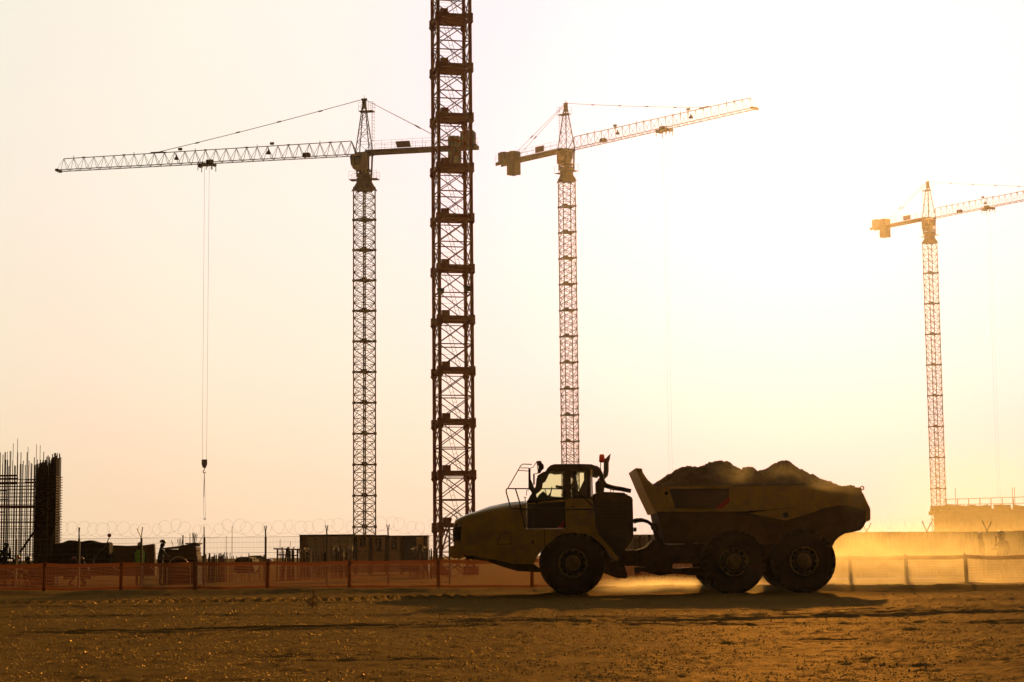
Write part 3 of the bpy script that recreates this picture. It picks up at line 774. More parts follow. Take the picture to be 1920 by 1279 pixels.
# ------------------------------------------------------------------ corrugated hoarding (right)
def build_hoarding():
    Y = 84
    x0, x1 = gx(1150, Y), gx(2010, Y)
    root = wthing('corrugated_fence', ((x0+x1)/2, Y, 0), 'pale corrugated metal fence topped with razor coils, seen through dust at the right', 'metal fence')
    n = 8; w = (x1-x0)/n
    for i in range(n):
        b = MB(); vs = []; m = int(w/.09)*2; top = 1.98+random.uniform(-.02, .03)
        for j in range(m+1):
            x = x0+i*w+w*j/m; y = Y+(.0 if (j//2) % 2 else .045); vs += [(x, y, 0), (x, y, top)]
        b.add(vs, [(2*j, 2*j+2, 2*j+3, 2*j+1) for j in range(m)])
        b.box((x0+i*w+w/2, Y+.06, top-.02), (w-.02, .05, .06))
        b.build('sheet_panel', M['hoard'], root)
    for px in (1170, 1288, 1405, 1513, 1626, 1739, 1852, 1965):
        x = gx(px, Y-.1); b = MB(); b.bar((x, Y-.12, 0), (x, Y-.12, 2.02), .045); p = b.build('post', M['galv'], root)
        v = MB(); v.bar((x, Y-.12, 2.0), (x-.17, Y, 2.45), .022, 5); v.bar((x, Y-.12, 2.0), (x+.2, Y-.2, 2.4), .022, 5); v.build('barbed_arm', M['galv'], p)
        coil(x, Y-.1, x+2.65, Y-.1, 2.26, .26, root, px)
build_hoarding()

# ------------------------------------------------------------------ rebar cages at the left
def rebar_wall():
    Y = 88
    b0 = at(30, 1050, Y)
    root = wthing('rebar_wall', (b0.x, Y, 0), 'open grid of rusty rebar with tall starter bars at the left edge', 'rebar wall')
    rng = random.Random(3)
    Zp = lambda py, px=30: gz(px, py, Y)
    v = MB(); x0, x1 = gx(-25, Y), gx(66, Y)
    n = 34
    for layer, yy in ((0, Y), (1, Y+.9)):
        for i in range(n//2+1):
            x = x0+(x1-x0)*(i+.5*layer)/(n//2)+rng.uniform(-.03, .03)
            top = Zp(rng.choice([862, 866, 870, 858, 846, 868, 872, 850]))
            v.bar((x, yy, 0), (x+rng.uniform(-.02, .02), yy, top), .022, 4)
    for px_, top in ((7, 846), (18, 831), (26, 822), (46, 838), (62, 833), (69, 835), (12, 845)):
        v.bar((gx(px_, Y), Y+.2, 0), (gx(px_, Y)+.02, Y+.2, Zp(top)), .014, 4)
    v.bar((gx(7, Y), Y-.1, 0), (gx(7, Y), Y-.1, Zp(848)), .035, 4)
    v.build('vertical_bars', M['rebar'], root)
    hz = MB(); z = .2
    while z < Zp(893):
        hz.bar((x0, Y+.02, z), (x1, Y+.02, z+rng.uniform(-.02, .02)), .020 if rng.random() < .75 else .036, 4)
        if rng.random() < .5: hz.bar((x0, Y+.92, z+.08), (x1, Y+.92, z+.08), .018, 4)
        z += .165
    hz.build('horizontal_bars', M['rebar'], root)
    pl = MB()
    for (pa, pb, py, t) in ((-25, 31, 892, .04), (-25, 32, 898, .045), (-25, 31, 906, .06), (46, 66, 900, .03), (46, 66, 905, .035), (-25, 12, 920, .03), (-25, 13, 937, .03), (-25, 8, 960, .03)):
        a, b = gx(pa, Y), gx(pb, Y); pl.box(((a+b)/2, Y-.08, Zp(py)), (b-a, .05, t*2))
    pl.build('clamping_boards', M['timber'], root)
    a, b = gx(-25, Y), gx(80, Y)
    MB().box(((a+b)/2, Y-.16, Zp(950)), (b-a, .12, .11), ry=.006).build('waling_beam', M['crane_red'], root)
    MB().bar(at(38, 1035, Y-1.2), at(62, 1000, Y-.2), .05, 6).build('prop', M['rebar'], root)
def rebar_column():
    Y = 87
    b0 = at(83, 1050, Y)
    root = wthing('rebar_column', (b0.x, Y, 0), 'dense black rebar column cage beside the open rebar grid', 'rebar column')
    rng = random.Random(9)
    x0, x1 = gx(63, Y), gx(102.5, Y); v = MB()
    for iy in range(5):
        for ix in range(14):
            x = x0+(x1-x0)*ix/13+rng.uniform(-.015, .015); yy = Y+iy*.22
            top = gz(80, 872-22*(ix/13)+rng.uniform(-4, 10) - (0 if iy else 2), Y)
            v.bar((x, yy, 0), (x, yy, top), .027, 4)
    v.build('vertical_bars', M['rebar'], root)
    t = MB(); z = .1
    while z < gz(80, 893, Y):
        for yy in (Y-.03, Y+.55, Y+1.15):
            t.bar((x0-.03, yy, z+rng.uniform(-.015, .015)), (x1+.03, yy, z), .026, 4)
        for x in (x0, x1): t.bar((x, Y-.05, z), (x, Y+1.2, z), .026, 4)
        if int(z/.12) % 3 == 0: t.box(((x1-.12), Y-.05, z), (.28, .06, .05))
        z += .12
    t.build('stirrups', M['rebar'], root)
    MB().bar((x1, Y, gz(103, 912, Y)), (x1+.25, Y, gz(103, 912, Y)), .012, 4).build('spacer_bar', M['rebar'], root)
    tag(MB().bar(at(104, 985, 86.5), at(114, 966, 86.5), .014, 4).bar(at(104, 985, 86.5), at(98, 1010, 86.5), .014, 4).bar(at(98, 1010, 86.5), (gx(90, 86.5), 86.5, 0), .014, 4).build('steel_rod', M['rebar']), 'thin steel rod leaning against the dense rebar column', 'rod')
rebar_wall(); rebar_column()

# ------------------------------------------------------------------ stockpiles
def extr(name, pts, Y, depth, m, label, cat, bevel=.03, group=None):
    """silhouette given in photo pixels, standing on the ground at distance Y"""
    poly = [W(p, Y) for p in pts]
    o = MB().prism(poly, Y, Y+depth).build(name, m, bevel=bevel)
    return tag(o, label, cat, group)
extr('covered_pile', [(100, 1080), (100, 1020), (112, 1019), (128, 1013), (133, 1013), (150, 1016), (160, 1014), (168, 1013), (182, 1017), (196, 1018), (204, 1016), (206, 1080)], 86, .9, M['tarp'], 'dark tarpaulin-covered pile right of the rebar column', 'pile', .05)
extr('shutter_wall', [(200, 1080), (200, 1022), (240, 1023.5), (262, 1022.5), (264, 1080)], 88, .35, M['timber'], 'long dark formwork wall left of the worker in the lime vest', 'formwork')
extr('shutter_panel', [(264, 1080), (264, 1023), (289, 1019.5), (291, 1080)], 89, .35, M['timber'], 'tilted dark formwork panel between the two upright workers', 'formwork')
tm = thing('timber_stack', (gx(342, 86), 86, 0), 'stack of rough boards with rods sticking up, right of the leaning worker', 'timber stack')
rng = random.Random(12)
tm['_o'] = (tm.location.x, tm.location.y, 0.)
k = 0
for (pa, pb, py, t, sl) in ((308, 374, 1046, .18, .0), (310, 372, 1039, .18, .005), (312, 371, 1033.5, .16, .01), (340, 373, 1028.5, .14, .02), (309, 360, 1027.5, .07, -.04), (345, 371, 1023.5, .10, -.06), (318, 372, 1024.5, .05, -.10), (350, 374, 1019.5, .06, -.02)):
    a, b = gx(pa, 86), gx(pb, 86); MB().box(((a+b)/2, 86+rng.uniform(-.2, .3), gz((pa+pb)/2, py, 86)), (b-a, 1.2, t), ry=sl).build('board', M['timber'], tm)
for (px_, y0, y1) in ((343, 1028, 1003.5),):
    MB().bar(at(px_, y0, 86), at(px_, y1, 86), .035, 4).build('stake', M['timber'], tm)
MB().box((gx(341, 86), 86.3, .62), (gx(373, 86)-gx(309, 86), 1.3, 1.24)).build('base_load', M['under'], tm)
rb = MB()
for (xa, ya, xb, yb) in ((337, 1027, 336, 1010), (338, 1027, 339, 1009), (335, 1028, 333, 1011), (340, 1026, 342, 1012), (362, 1022, 361, 999), (363, 1022, 364, 998), (364, 1022, 368, 1000), (363, 1022, 366, 1001), (356.5, 1024, 356, 999), (366, 1022, 370, 1002), (325, 1024, 321, 1014), (364, 1020, 362, 1000)):
    rb.bar(at(xa, ya, 86), at(xb, yb, 86), .016, 4)
rb.build('protruding_rods', M['rebar'], tm)
# red ball on a bent pole
rp = wthing('ball_marker', (gx(176, 84), 84, 0), 'red ball on a thin bent pole above the covered pile', 'marker pole')
MB().tube([at(x, y, 84) for x, y in [(176, 1085), (176, 1050), (178, 1044), (186, 1036), (194, 1030), (199, 1022), (203, 1012), (205, 1008)]], .022, 6).build('pole', M['galv'], rp)
bc = at(205, 1004, 84); MB().lathe([(-.085, .02), (-.06, .06), (0, .088), (.06, .06), (.085, .02)], bc, 'y', 16).build('ball', M['red'], rp, smooth=True)

def stub_cluster(px0, px1, pyt, Y, n, label, r=.03, jit=6, sheet=False, name='rebar_cluster', m='rebar'):
    rng = random.Random(int(px0))
    root = wthing(name, (gx((px0+px1)/2, Y), Y, 0), label, 'rebar', 'clusters of upright rebar stubs behind the wire fence')
    for k in range(n):
        px = px0+(px1-px0)*(k+rng.uniform(0, .7))/n
        x = gx(px, Y); yy = Y+rng.uniform(-.5, .8)
        zt = gz(px, pyt+rng.uniform(-jit, jit), Y)
        MB().bar((x, yy, 0), (x+rng.uniform(-.04, .04), yy, zt), r*rng.uniform(.6, 1.4), 4).build('bar', M[m], root)
    if sheet:
        s = MB()
        for k in range(int((px1-px0)*1.2)):
            px = rng.uniform(px0, px1); p = at(px, pyt+rng.uniform(-jit, jit*3), Y-.3); q = rng.uniform(.02, .05)
            th = rng.uniform(0, 3)
            s.add([p+Vector((q*math.cos(th), 0, q*math.sin(th))), p+Vector((q*.3, .02, -q)), p+Vector((-q, .01, q*.3)), p+Vector((-q*.2, -.02, q))], [(0, 1, 2), (0, 2, 3)])
        tag(s.build('plastic_scraps', M['pipe'], root), kind='stuff')
    return root
stub_cluster(380, 418, 1041, 92, 22, 'low thicket of rebar stubs just right of the timber stack', .035, 4)
stub_cluster(402, 438, 1040, 93, 14, 'thin rebar stubs left of the parked car', .022, 5)
stub_cluster(444, 500, 1043, 95, 9, 'sparse rebar stubs above the parked car', .02, 6)
stub_cluster(520, 560, 1030, 96, 14, 'rebar stubs left of the orange-lit cabin end', .035, 6)
stub_cluster(560, 582, 1031, 100, 12, 'rebar stubs with pale scraps before the orange-lit cabin end', .035, 5, True)
stub_cluster(583, 613, 1037, 104, 9, 'short rebar stubs before the plain grey cabin', .04, 3)
stub_cluster(624, 663, 1026, 104, 17, 'tall rebar stubs with pale scraps before the plain grey cabin', .045, 6, True)
stub_cluster(768, 800, 1030, 100, 14, 'rebar stubs with pale scraps before the small end cabin', .035, 5, True)
stub_cluster(800, 822, 1033, 99, 9, 'rebar stubs at the foot of the red crane mast', .035, 7)
stub_cluster(1190, 1222, 1006, 81, 8, 'rebar stubs seen between the truck cab and its bed', .05, 4, name='rebar_cluster')
tr = wthing('site_trestle', (gx(535, 97), 97, 0), 'timber trestle frame behind the wire fence, left of the cabins', 'trestle')
for nm, (xa, ya, xb, yb, r) in (('leg', (520, 1048, 520.5, 1030, .06)), ('leg', (531, 1048, 538, 1028, .06)), ('leg', (538, 1028, 545, 1046, .06)), ('leg', (548, 1050, 548, 1030, .06)), ('top_rail', (513, 1029, 562, 1030.5, .05)), ('cross_rail', (520, 1040, 560, 1042, .045))):
    a, b = at(xa, ya, 97), at(xb, yb, 97)
    if nm == 'leg': (a if a.z < b.z else b).z = 0
    MB().bar(a, b, r, 4).build(nm, M['timber'], tr)
# sparse tall rods
for (px_, top, lb) in ((424, 1005, 'short thin rod right of the rebar thicket'), (435, 986.5, 'tall thin rod standing right of the rebar thicket'), (525, 1011, 'thin rod above the timber trestle'), (545, 1015, 'leaning thin rod beside the timber trestle')):
    x = gx(px_, 94); MB_ = MB().bar((x-(0.25 if px_ == 545 else 0), 94, 0), (x, 94, gz(px_, top, 94)), .014, 4).build('thin_rod', M['rebar']); tag(MB_, lb, 'rod')
# parked car (far, small)
car = wthing('parked_car', (gx(480, 230), 230, 0), 'small pale car parked beyond the wire fence, left of the trestle', 'car')
cx = gx(480, 230)
prof = [(-1.9, .35), (-1.95, .7), (-1.6, .95), (-1.05, 1.02), (-.6, 1.42), (.7, 1.45), (1.35, 1.05), (1.95, .95), (2.0, .4)]
MB().prism([(cx+a, b) for a, b in prof], 229.2, 230.8).build('body', M['car'], car, bevel=.05)
MB().prism([(cx+a, b) for a, b in [(-.9, 1.03), (-.55, 1.36), (.62, 1.38), (1.15, 1.05)]], 229.17, 230.83).build('window', M['window'], car)
for dx in (-1.2, 1.25):
    for yy in (229.15, 230.6): MB().lathe([(0, .1), (0, .32), (.2, .32), (.2, .1)], (cx+dx, yy, .32), 'y', 18).build('wheel', M['rubber'], car)
extr('spoil_heap', [(438, 1075), (440, 1046), (452, 1044), (470, 1044.5), (474, 1050), (476, 1075)], 112, 3, M['under'], 'low dark spoil heap left of the parked car', 'spoil heap', .1)
# hoops of pale pipe
for (cx_, cy_, rx, ry, Y, lb) in ((335, 1072, 22, 28, 72, 'pale hoop of pipe arching above the orange net'), ):
    pts = [at(cx_+rx*math.cos(t), cy_-ry*math.sin(t), Y) for t in [i*math.pi/24 for i in range(25)]]
    pts[0].z = 0; pts[-1].z = 0
    tag(MB().tube(pts, .014, 6).build('pipe_hoop', M['pipe']), lb, 'pipe hoop')
for (p, lb) in (([(0, 1068), (15, 1069), (28, 1075)], 'pale pipe offcut behind the net at the left edge'), ([(212, 1063), (222, 1069), (226, 1073)], 'pale pipe offcut behind the second net post'), ([(282, 1063), (290, 1070), (291, 1082)], 'curved pale offcut behind the third net bay'),
                ([(676, 1064), (684, 1069), (689, 1078)], 'bright curved offcut behind the net below the cabins'), ([(789, 1060), (794, 1066), (799, 1072)], 'short straight offcut left of the truck'), ([(850, 1070), (862, 1075), (870, 1084)], 'curved pale offcut under the truck nose')):
    tag(MB().tube([at(x, y, 73) for x, y in p]+[Vector((at(p[-1][0]+2, 1090, 73).x, 73, 0))], .012, 5).build('pipe_offcut', M['pipe']), lb, 'pipe offcut', 'pale pipe offcuts behind the net')

# ------------------------------------------------------------------ site cabins
def cabin(pa, pb, pyt, Y, wall, label, feats, endcol=None):
    xa, xb = gx(pa, Y), gx(pb, Y); zt = gz((pa+pb)/2, pyt, Y)
    root = wthing('site_cabin', ((xa+xb)/2, Y, 0), label, 'site cabin', 'site cabins standing in a row')
    MB().box(((xa+xb)/2, Y+1.2, (zt+.12)/2), (xb-xa-.02, 2.4, zt-.16)).build('wall', M[wall], root, bevel=.01)
    MB().box(((xa+xb)/2, Y+1.2, zt-.03), (xb-xa+.06, 2.5, .12)).build('roof', M['cabin_trim'], root, bevel=.01)
    if endcol: MB().prism([(xa-.01, .05), (xa+.42, .05), (xa+.42, zt-.1), (xa-.01, zt-.1)], Y-.03, Y+.1).build('end_panel', M[endcol], root)
    for i, x in enumerate((xa+.05, xb-.05)):
        MB().box((x, Y-.035, zt/2-.05), (.10, .09, zt-.12)).build('corner_post', M['cabin_trim'], root)
    s = MB(); n = int((xb-xa)/.5)
    for k in range(1, n): s.box((xa+(xb-xa)*k/n, Y-.004, zt/2), (.015, .012, zt-.25))
    s.build('panel_seam', M['cabin_trim'], root)
    for (kind, p0, p1, q0, q1) in feats:
        x0, x1 = gx(p0, Y), gx(p1, Y); z0, z1_ = gz(p0, q1, Y), gz(p0, q0, Y)
        if kind == 'door': z0 = .1
        f = MB().box(((x0+x1)/2, Y-.02, (z0+z1_)/2), (x1-x0, .06, z1_-z0)).build('window' if kind == 'window' else 'door', M['cabin_trim'] if kind == 'window' else M['cabin2'], root)
        if kind == 'window':
            MB().box(((x0+x1)/2-.0, Y-.055, (z0+z1_)/2), ((x1-x0)*.72, .012, (z1_-z0)*.82)).build('pane', M['window'], f)
            MB().box(((x0+x1)/2, Y-.068, (z0+z1_)/2), (.025, .01, (z1_-z0)*.8)).build('mullion', M['cabin2'], f)
        else:
            MB().box(((x0+x1)/2, Y-.06, (z0+z1_)/2+.35), ((x1-x0)*.6, .02, .6)).build('pane', M['window'], f)
            MB().box((x1-.12, Y-.07, 1.05), (.03, .05, .12)).build('handle', M['galv'], f)
    return root
cabin(562, 665.5, 1003, 124, 'cabin', 'long plain grey site cabin with an end coloured as if lit orange', [], 'cabin_lit_end')
cabin(666.5, 694.5, 1004, 123.6, 'cabin2', 'narrow cream cabin with one high window, second in the cabin row', [('window', 675, 686, 1006, 1025)])
cabin(695.5, 725.5, 1004, 123.8, 'cabin2', 'cream cabin with a large low window, third in the cabin row', [('window', 704, 715, 1009, 1033)])
cabin(726.5, 752.5, 1005, 123.6, 'cabin', 'grey cabin with a tall window beside the blue wall section', [('window', 734, 744, 1007, 1030)])
cabin(753.5, 802, 1005, 124, 'cabin_blue', 'dark blue end cabin with a pale door nearest the red mast', [('door', 781, 794, 1007, 1050)])

# ------------------------------------------------------------------ unfinished building at the right
def build_building():
    Y = 182
    x0, x1 = gx(1775, Y), gx(2010, Y)
    root = wthing('unfinished_building', ((x0+x1)/2, Y, 0), 'unfinished concrete building with railings on its roof, hazy at the right edge', 'building')
    zt = gz(1800, 958, Y)
    MB().box(((x0+x1)/2, Y+2.5, zt/2), (x1-x0, 5, zt-.4)).build('wall', M['concrete'], root)
    MB().box(((x0+x1)/2, Y+2.5, zt-.1), (x1-x0+.8, 5.8, .35)).build('roof_slab', M['concrete'], root)
    for px_ in (1787, 1863, 1901): MB().box((gx(px_, Y), Y-.1, zt/2), (.4, .2, zt-.4)).build('column', M['concrete'], root)
    for (a, b) in ((1790, 1860), (1866, 1898), (1904, 1960)):
        MB().box(((gx(a, Y)+gx(b, Y))/2, Y-.05, zt*.42), (gx(b, Y)-gx(a, Y), .1, .25)).build('lintel_beam', M['timber'], root)
    r = MB()
    for px_ in range(1778, 2010, 21): r.bar((gx(px_, Y), Y, zt), (gx(px_, Y), Y, zt+1.15), .05)
    r.bar((x0, Y, zt+1.1), (x1, Y, zt+1.35), .04); r.bar((x0, Y, zt+.6), (x1, Y, zt+.7), .035)
    r.build('railing', M['timber'], root)
    s = MB(); rng = random.Random(4)
    for k in range(60):
        x = rng.uniform(x0, x1); s.box((x, Y+rng.uniform(.3, 4.5), zt+.2), (rng.uniform(.3, 1.6), .4, rng.uniform(.2, .8)), ry=rng.uniform(-.2, .2))
    s.build('roof_formwork', M['timber'], root)
    for px_ in (1908, 1912, 1800): MB().bar((gx(px_, Y), Y+1, zt), (gx(px_, Y), Y+1, zt+2.2), .03).build('starter_bar', M['rebar'], root)
build_building()

# dry weed in the foreground
w = wthing('dry_weed', (gx(586, 43), 43, 0), 'small dry straw-coloured weed on the bare earth in the foreground', 'weed')
b = MB(); rng = random.Random(8)
for k in range(16):
    t = rng.uniform(-1, 1); pts = []
    for j in range(7):
        s = j/6; pts.append((gx(586, 43)+t*.22*math.sin(s*2.2), 43+rng.uniform(-.02, .02), .02+.42*s*(1-.35*abs(t)*s)))
    b.tube(pts, .004, 3)
b.build('stalks', M['straw'], w)
b = MB()
for k in range(9):
    p = Vector((gx(586, 43)+rng.uniform(-.2, .1), 43+rng.uniform(-.08, .08), .05+rng.uniform(0, .08))); b.box(p, (.05, .03, .02), rz=rng.uniform(0, 3), rx=rng.uniform(0, 3))
b.box((gx(593, 43), 43, .22), (.02, .02, .13))
b.build('leaves', M['straw'], w)

# ------------------------------------------------------------------ tower cranes
def section_mesh(a, hgt, npan, post, diag, style):
    b = MB(); q = a/2; cor = [(-q, -q), (q, -q), (q, q), (-q, q)]
    for c in cor: b.bar((*c, 0), (*c, hgt), post, 4, tw=.785)
    for k in range(4):
        A, B = cor[k], cor[(k+1) % 4]
        for p in range(npan):
            za, zb = hgt*p/npan, hgt*(p+1)/npan
            if style == 'x' or (style == 'mixed' and k % 2 == 0):
                b.bar((*A, za), (*B, zb), diag, 4); b.bar((*B, za), (*A, zb), diag, 4)
            else:
                if p % 2: b.bar((*A, za), (*B, zb), diag, 4)
                else: b.bar((*B, za), (*A, zb), diag, 4)
                m_ = ((A[0]+B[0])/2, (A[1]+B[1])/2)
                if style == 'mixed': b.bar((*m_, zb), (*A, za), diag*.9, 4)
            if style != 'x': b.bar((*A, zb-.01), (*B, zb-.01), diag, 4)
        b.bar((*A, .05), (*B, .05), diag*1.5, 4)
    return b
def ladder(b, p0, p1, w, side, r=.018):
    p0, p1 = Vector(p0), Vector(p1); s = Vector(side)*w/2
    b.bar(p0-s, p1-s, r, 3); b.bar(p0+s, p1+s, r, 3)
    n = int((p1-p0).length/.3)
    for k in range(1, n): c = p0+(p1-p0)*k/n; b.bar(c-s, c+s, r*.8, 3)

def tower_crane(X, Y, Hj, label, jib_ang, mast_ang, sec_h, npan, jib_len, tie_at, trolley_at, hook_z, style, group, lamps, cw_style):
    root = thing('tower_crane', (X, Y, 0), label, 'tower crane', group)
    topm = Hj-4.7
    n = int(topm//sec_h)+1
    z0 = topm-n*sec_h
    a = 2.0
    q = a/2
    sm = section_mesh(a, sec_h, npan, .085, .04, style)
    ladder(sm, (-.3, .2, .1), (.5, .2, sec_h-.1), .4, (0, 1, 0))
    first = None
    cm = MB()
    for c in ((-q, -q), (q, -q), (q, q), (-q, q)): cm.box((*c, 0), (.24, .24, .32))
    for k in range(4):
        A = ((-q, -q), (q, -q), (q, q), (-q, q))[k]; B = ((q, -q), (q, q), (-q, q), (-q, -q))[k]
        cm.bar((*A, 0), (*B, 0), .10, 4)
    cm.box((.25, 0, .06), (1.1, 1.5, .06)); cm.box((-.45, -.5, .18), (.5, .5, .3))
    for i in range(n):
        if first is None:
            o = sm.build('mast_section', M['crane_yellow'], root); c = cm.build('joint_collar', M['crane_dark'], o)
            first = (o, c)
        else:
            o = first[0].copy(); C.objects.link(o); o.parent = root
            c = first[1].copy(); C.objects.link(c); c.parent = o
        o.location = (0, 0, z0+i*sec_h); o.rotation_euler.z = mast_ang
    # anti-climb / climbing collar with ragged skirt
    sk = MB(); rz = 1.15
    pts0 = []; pts1 = []
    for k in range(16):
        t = k*math.pi/8+mast_ang+math.pi/8*0
        sq = 1/max(abs(math.cos(t-mast_ang)), abs(math.sin(t-mast_ang)))
        pts0.append((.95*math.cos(t), .95*math.sin(t), topm+1.15)); rr = 1.22*sq*(1.0)
        pts1.append((rr*math.cos(t), rr*math.sin(t), topm+(.0 if k % 2 else -.22)))
    vs = pts0+pts1; sk.add(vs, [(k, (k+1) % 16, 16+(k+1) % 16, 16+k) for k in range(16)]); sk.add([(x, y, z+.005) for x, y, z in pts0], [tuple(range(16))])
    sk.box((0, 0, topm+.25), (2.1, 2.1, .3), rz=mast_ang)
    sk.build('mast_collar', M['crane_dark'], root)
    # walkway round slewing ring
    for sx in (-1, 1):
        wk = MB()
        wk.box((sx*1.45, 0, topm+1.35), (.9, 1.4, .06))
        for yy in (-.7, .7):
            for xx in (1.05, 1.9): wk.bar((sx*xx, yy, topm+1.35), (sx*xx, yy, topm+2.4), .02, 3)
            wk.bar((sx*1.05, yy, topm+2.4), (sx*1.9, yy, topm+2.4), .02, 3)
            wk.bar((sx*1.05, yy, topm+1.9), (sx*1.9, yy, topm+1.9), .015, 3)
        o = wk.build('walkway', M['crane_dark'], root); o.rotation_euler.z = jib_ang
    sl = MB(); sl.lathe([(topm+1.1, 1.05), (topm+1.5, 1.05), (topm+1.5, .9), (topm+1.75, .9)], (0, 0, 0), 'z', 20)
    for sx in (-1, 1):
        for sy in (-1, 1):
            sl.bar((sx*.75, sy*.75, topm+1.6), (sx*.85, sy*.85, Hj), .14, 4)
            sl.bar((sx*.75, sy*.75, topm+1.7), (0, sy*.75, Hj-2.0), .12, 4)
    sl.box((0, 0, topm+1.9), (1.6, 1.6, .45)); sl.box((0, 0, Hj-2.15), (1.7, 1.7, .2)); sl.box((.1, 0, Hj-1.6), (1.0, 1.0, 1.0))
    o = sl.build('slewing_unit', M['crane_dark'], root); o.rotation_euler.z = jib_ang
    # operator cab at the side toward the photo
    side = 1 if math.cos(jib_ang) < -.5 else -1
    so_ = side*.75+(.64 if side > 0 else -.67)
    cb = MB(); prof = [(-.55, -.12), (1.35, -.12), (1.75, -.3), (1.62, -1.6), (1.3, -2.15), (.1, -2.25), (-.55, -2.1)]
    cb.prism([(x-.2, Hj+z) for x, z in prof], side*.75-.65, side*.75+.65)
    cbo = cb.build('cab', M['cabwhite'], root, bevel=.06); cbo.rotation_euler.z = jib_ang
    wn = MB(); wn.prism([(x-.2, Hj+z) for x, z in [(.15, -.35), (1.25, -.35), (1.2, -1.6), (.35, -1.55)]], so_, so_+.03)
    wn.prism([(x-.2, Hj+z) for x, z in [(1.36, -.22), (1.765, -.38), (1.64, -1.5), (1.40, -1.6)]], side*.75-.655, side*.75+.655)
    wn.build('window', M['window'], cbo)
    # tower head
    th = MB(); HA = 7.4; B = .95
    fa = [(-B, -B), (B, -B), (B, B), (-B, B)]; ft = [(x*.12, y*.12) for x, y in fa]
    L8 = 6
    for k in range(4):
        A, T = fa[k], ft[k]; A2, T2 = fa[(k+1) % 4], ft[(k+1) % 4]
        th.bar((*A, Hj), (*T, Hj+HA-.2), .075, 4)
        for j in range(L8):
            f0, f1 = (j/L8)**.85, ((j+1)/L8)**.85
            P = lambda A, T, f: Vector((A[0]+(T[0]-A[0])*f, A[1]+(T[1]-A[1])*f, Hj+(HA-.2)*f))
            if j % 2: th.bar(P(A, T, f0), P(A2, T2, f1), .032, 4)
            else: th.bar(P(A2, T2, f0), P(A, T, f1), .032, 4)
            th.bar(P(A, T, f1), P(A2, T2, f1), .028, 4)
    th.box((0, 0, Hj+HA-.55), (.5, .4, 1.3)); th.box((0, 0, Hj+HA), (.75, .22, .25)); th.bar((0, 0, Hj+HA), (0, 0, Hj+HA+.55), .035)
    th.box((0, 0, Hj+.05), (2.1, 1.9, .25))
    o = th.build('tower_head', M['crane_dark'], root); o.rotation_euler.z = jib_ang
    pf = MB(); zp = Hj+5.75
    pf.box((-.35, 0, zp), (1.9, 1.2, .07))
    for x in (-1.3, -.75, .6):
        for y in (-.6, .6): pf.bar((x, y, zp), (x, y, zp+1.15), .022, 3)
    for z in (.6, 1.15):
        for y in (-.6, .6): pf.bar((-1.3, y, zp+z), (.6, y, zp+z), .018, 3)
        pf.bar((-1.3, -.6, zp+z), (-1.3, .6, zp+z), .018, 3)
    ladder(pf, (-1.05, -.1, Hj+.3), (-1.05, -.1, zp), .45, (0, 1, 0), .02)
    for k in range(9):
        z = Hj+1.8+k*.45; rr = [Vector((-1.05-.35*math.sin(t), -.1+.35*math.cos(t), z)) for t in [i*math.pi/6 for i in range(7)]]; pf.tube(rr, .014, 3)
    pf.bar((-1.4, -.1, Hj+1.8), (-1.4, -.1, zp), .014, 3)
    o = pf.build('head_platform', M['crane_dark'], root); o.rotation_euler.z = jib_ang
    # jib
    jb = MB(); pn = 1.45; nj = int(jib_len/pn); h0, h1 = 1.9, 1.62; hw = .62; xs0 = 1.0
    hz = lambda x: h0+(h1-h0)*x/jib_len
    for sy in (-1, 1): jb.bar((xs0, sy*hw, Hj), (xs0+nj*pn, sy*hw, Hj), .062, 4)
    jb.bar((xs0+.8, 0, Hj+h0), (xs0+(nj-.5)*pn, 0, Hj+hz(jib_len)), .065, 4)
    for k in range(nj):
        xa, xb = xs0+k*pn, xs0+(k+1)*pn; xm = (xa+xb)/2; z = Hj+hz(xm)
        for sy in (-1, 1):
            jb.bar((xa, sy*hw, Hj), (xm, 0, z), .033 if k < nj*.66 else .026, 4)
            jb.bar((xb, sy*hw, Hj), (xm, 0, z), .033 if k < nj*.66 else .026, 4)
        jb.bar((xa, -hw, Hj), (xa, hw, Hj), .03, 4); jb.bar((xa, -hw, Hj), (xb, hw, Hj), .022, 4)
        if k % 4 == 2: jb.box((xm, 0, z+.02), (.42, .16, .16))
        if k % 6 == 3: jb.bar((xm, 0, z), (xm, 0, z+.35), .04)
    jb.box((xs0+nj*pn, 0, Hj), (.4, 1.4, .3)); jb.bar((xs0, -hw, Hj), (xs0+.75, 0, Hj+h0), .06); jb.bar((xs0, hw, Hj), (xs0+.75, 0, Hj+h0), .06)
    jo = jb.build('jib', M['crane_yellow'], root); jo.rotation_euler.z = jib_ang
    MB().box((7.9, 0, Hj+.35), (.95, .8, .55)).build('winch', M['crane_dark'], jo, bevel=.08)
    for lx in lamps:
        lm = MB(); z = Hj+hz(lx); lm.lathe([(-1.05, .33), (-1.0, .34), (-.75, .22), (-.6, .10), (-.45, .07), (-.42, .02)], (lx, 0, z), 'z', 12); lm.bar((lx, 0, z-.45), (lx, 0, z), .02)
        lm.build('bell_lamp', M['crane_dark'], jo)
        lm = MB(); lm.box((lx-.5, 0, z+.35), (.5, .3, .3)); lm.bar((lx-.5, 0, z), (lx-.5, 0, z+.3), .03); lm.build('jib_lamp', M['crane_dark'], jo)
    # trolley, ropes, hook
    tr = MB(); t = trolley_at
    tr.box((t, 0, Hj-.22), (2.2, 1.5, .16)); tr.box((t-.4, 0, Hj+.15), (.9, .5, .5))
    for dx in (-1.0, -.35, .35, 1.0):
        for sy in (-1, 1): tr.bar((t+dx, sy*.7, Hj+.1), (t+dx, sy*.7, Hj-(1.1 if abs(dx) > .9 else .75)), .055, 4)
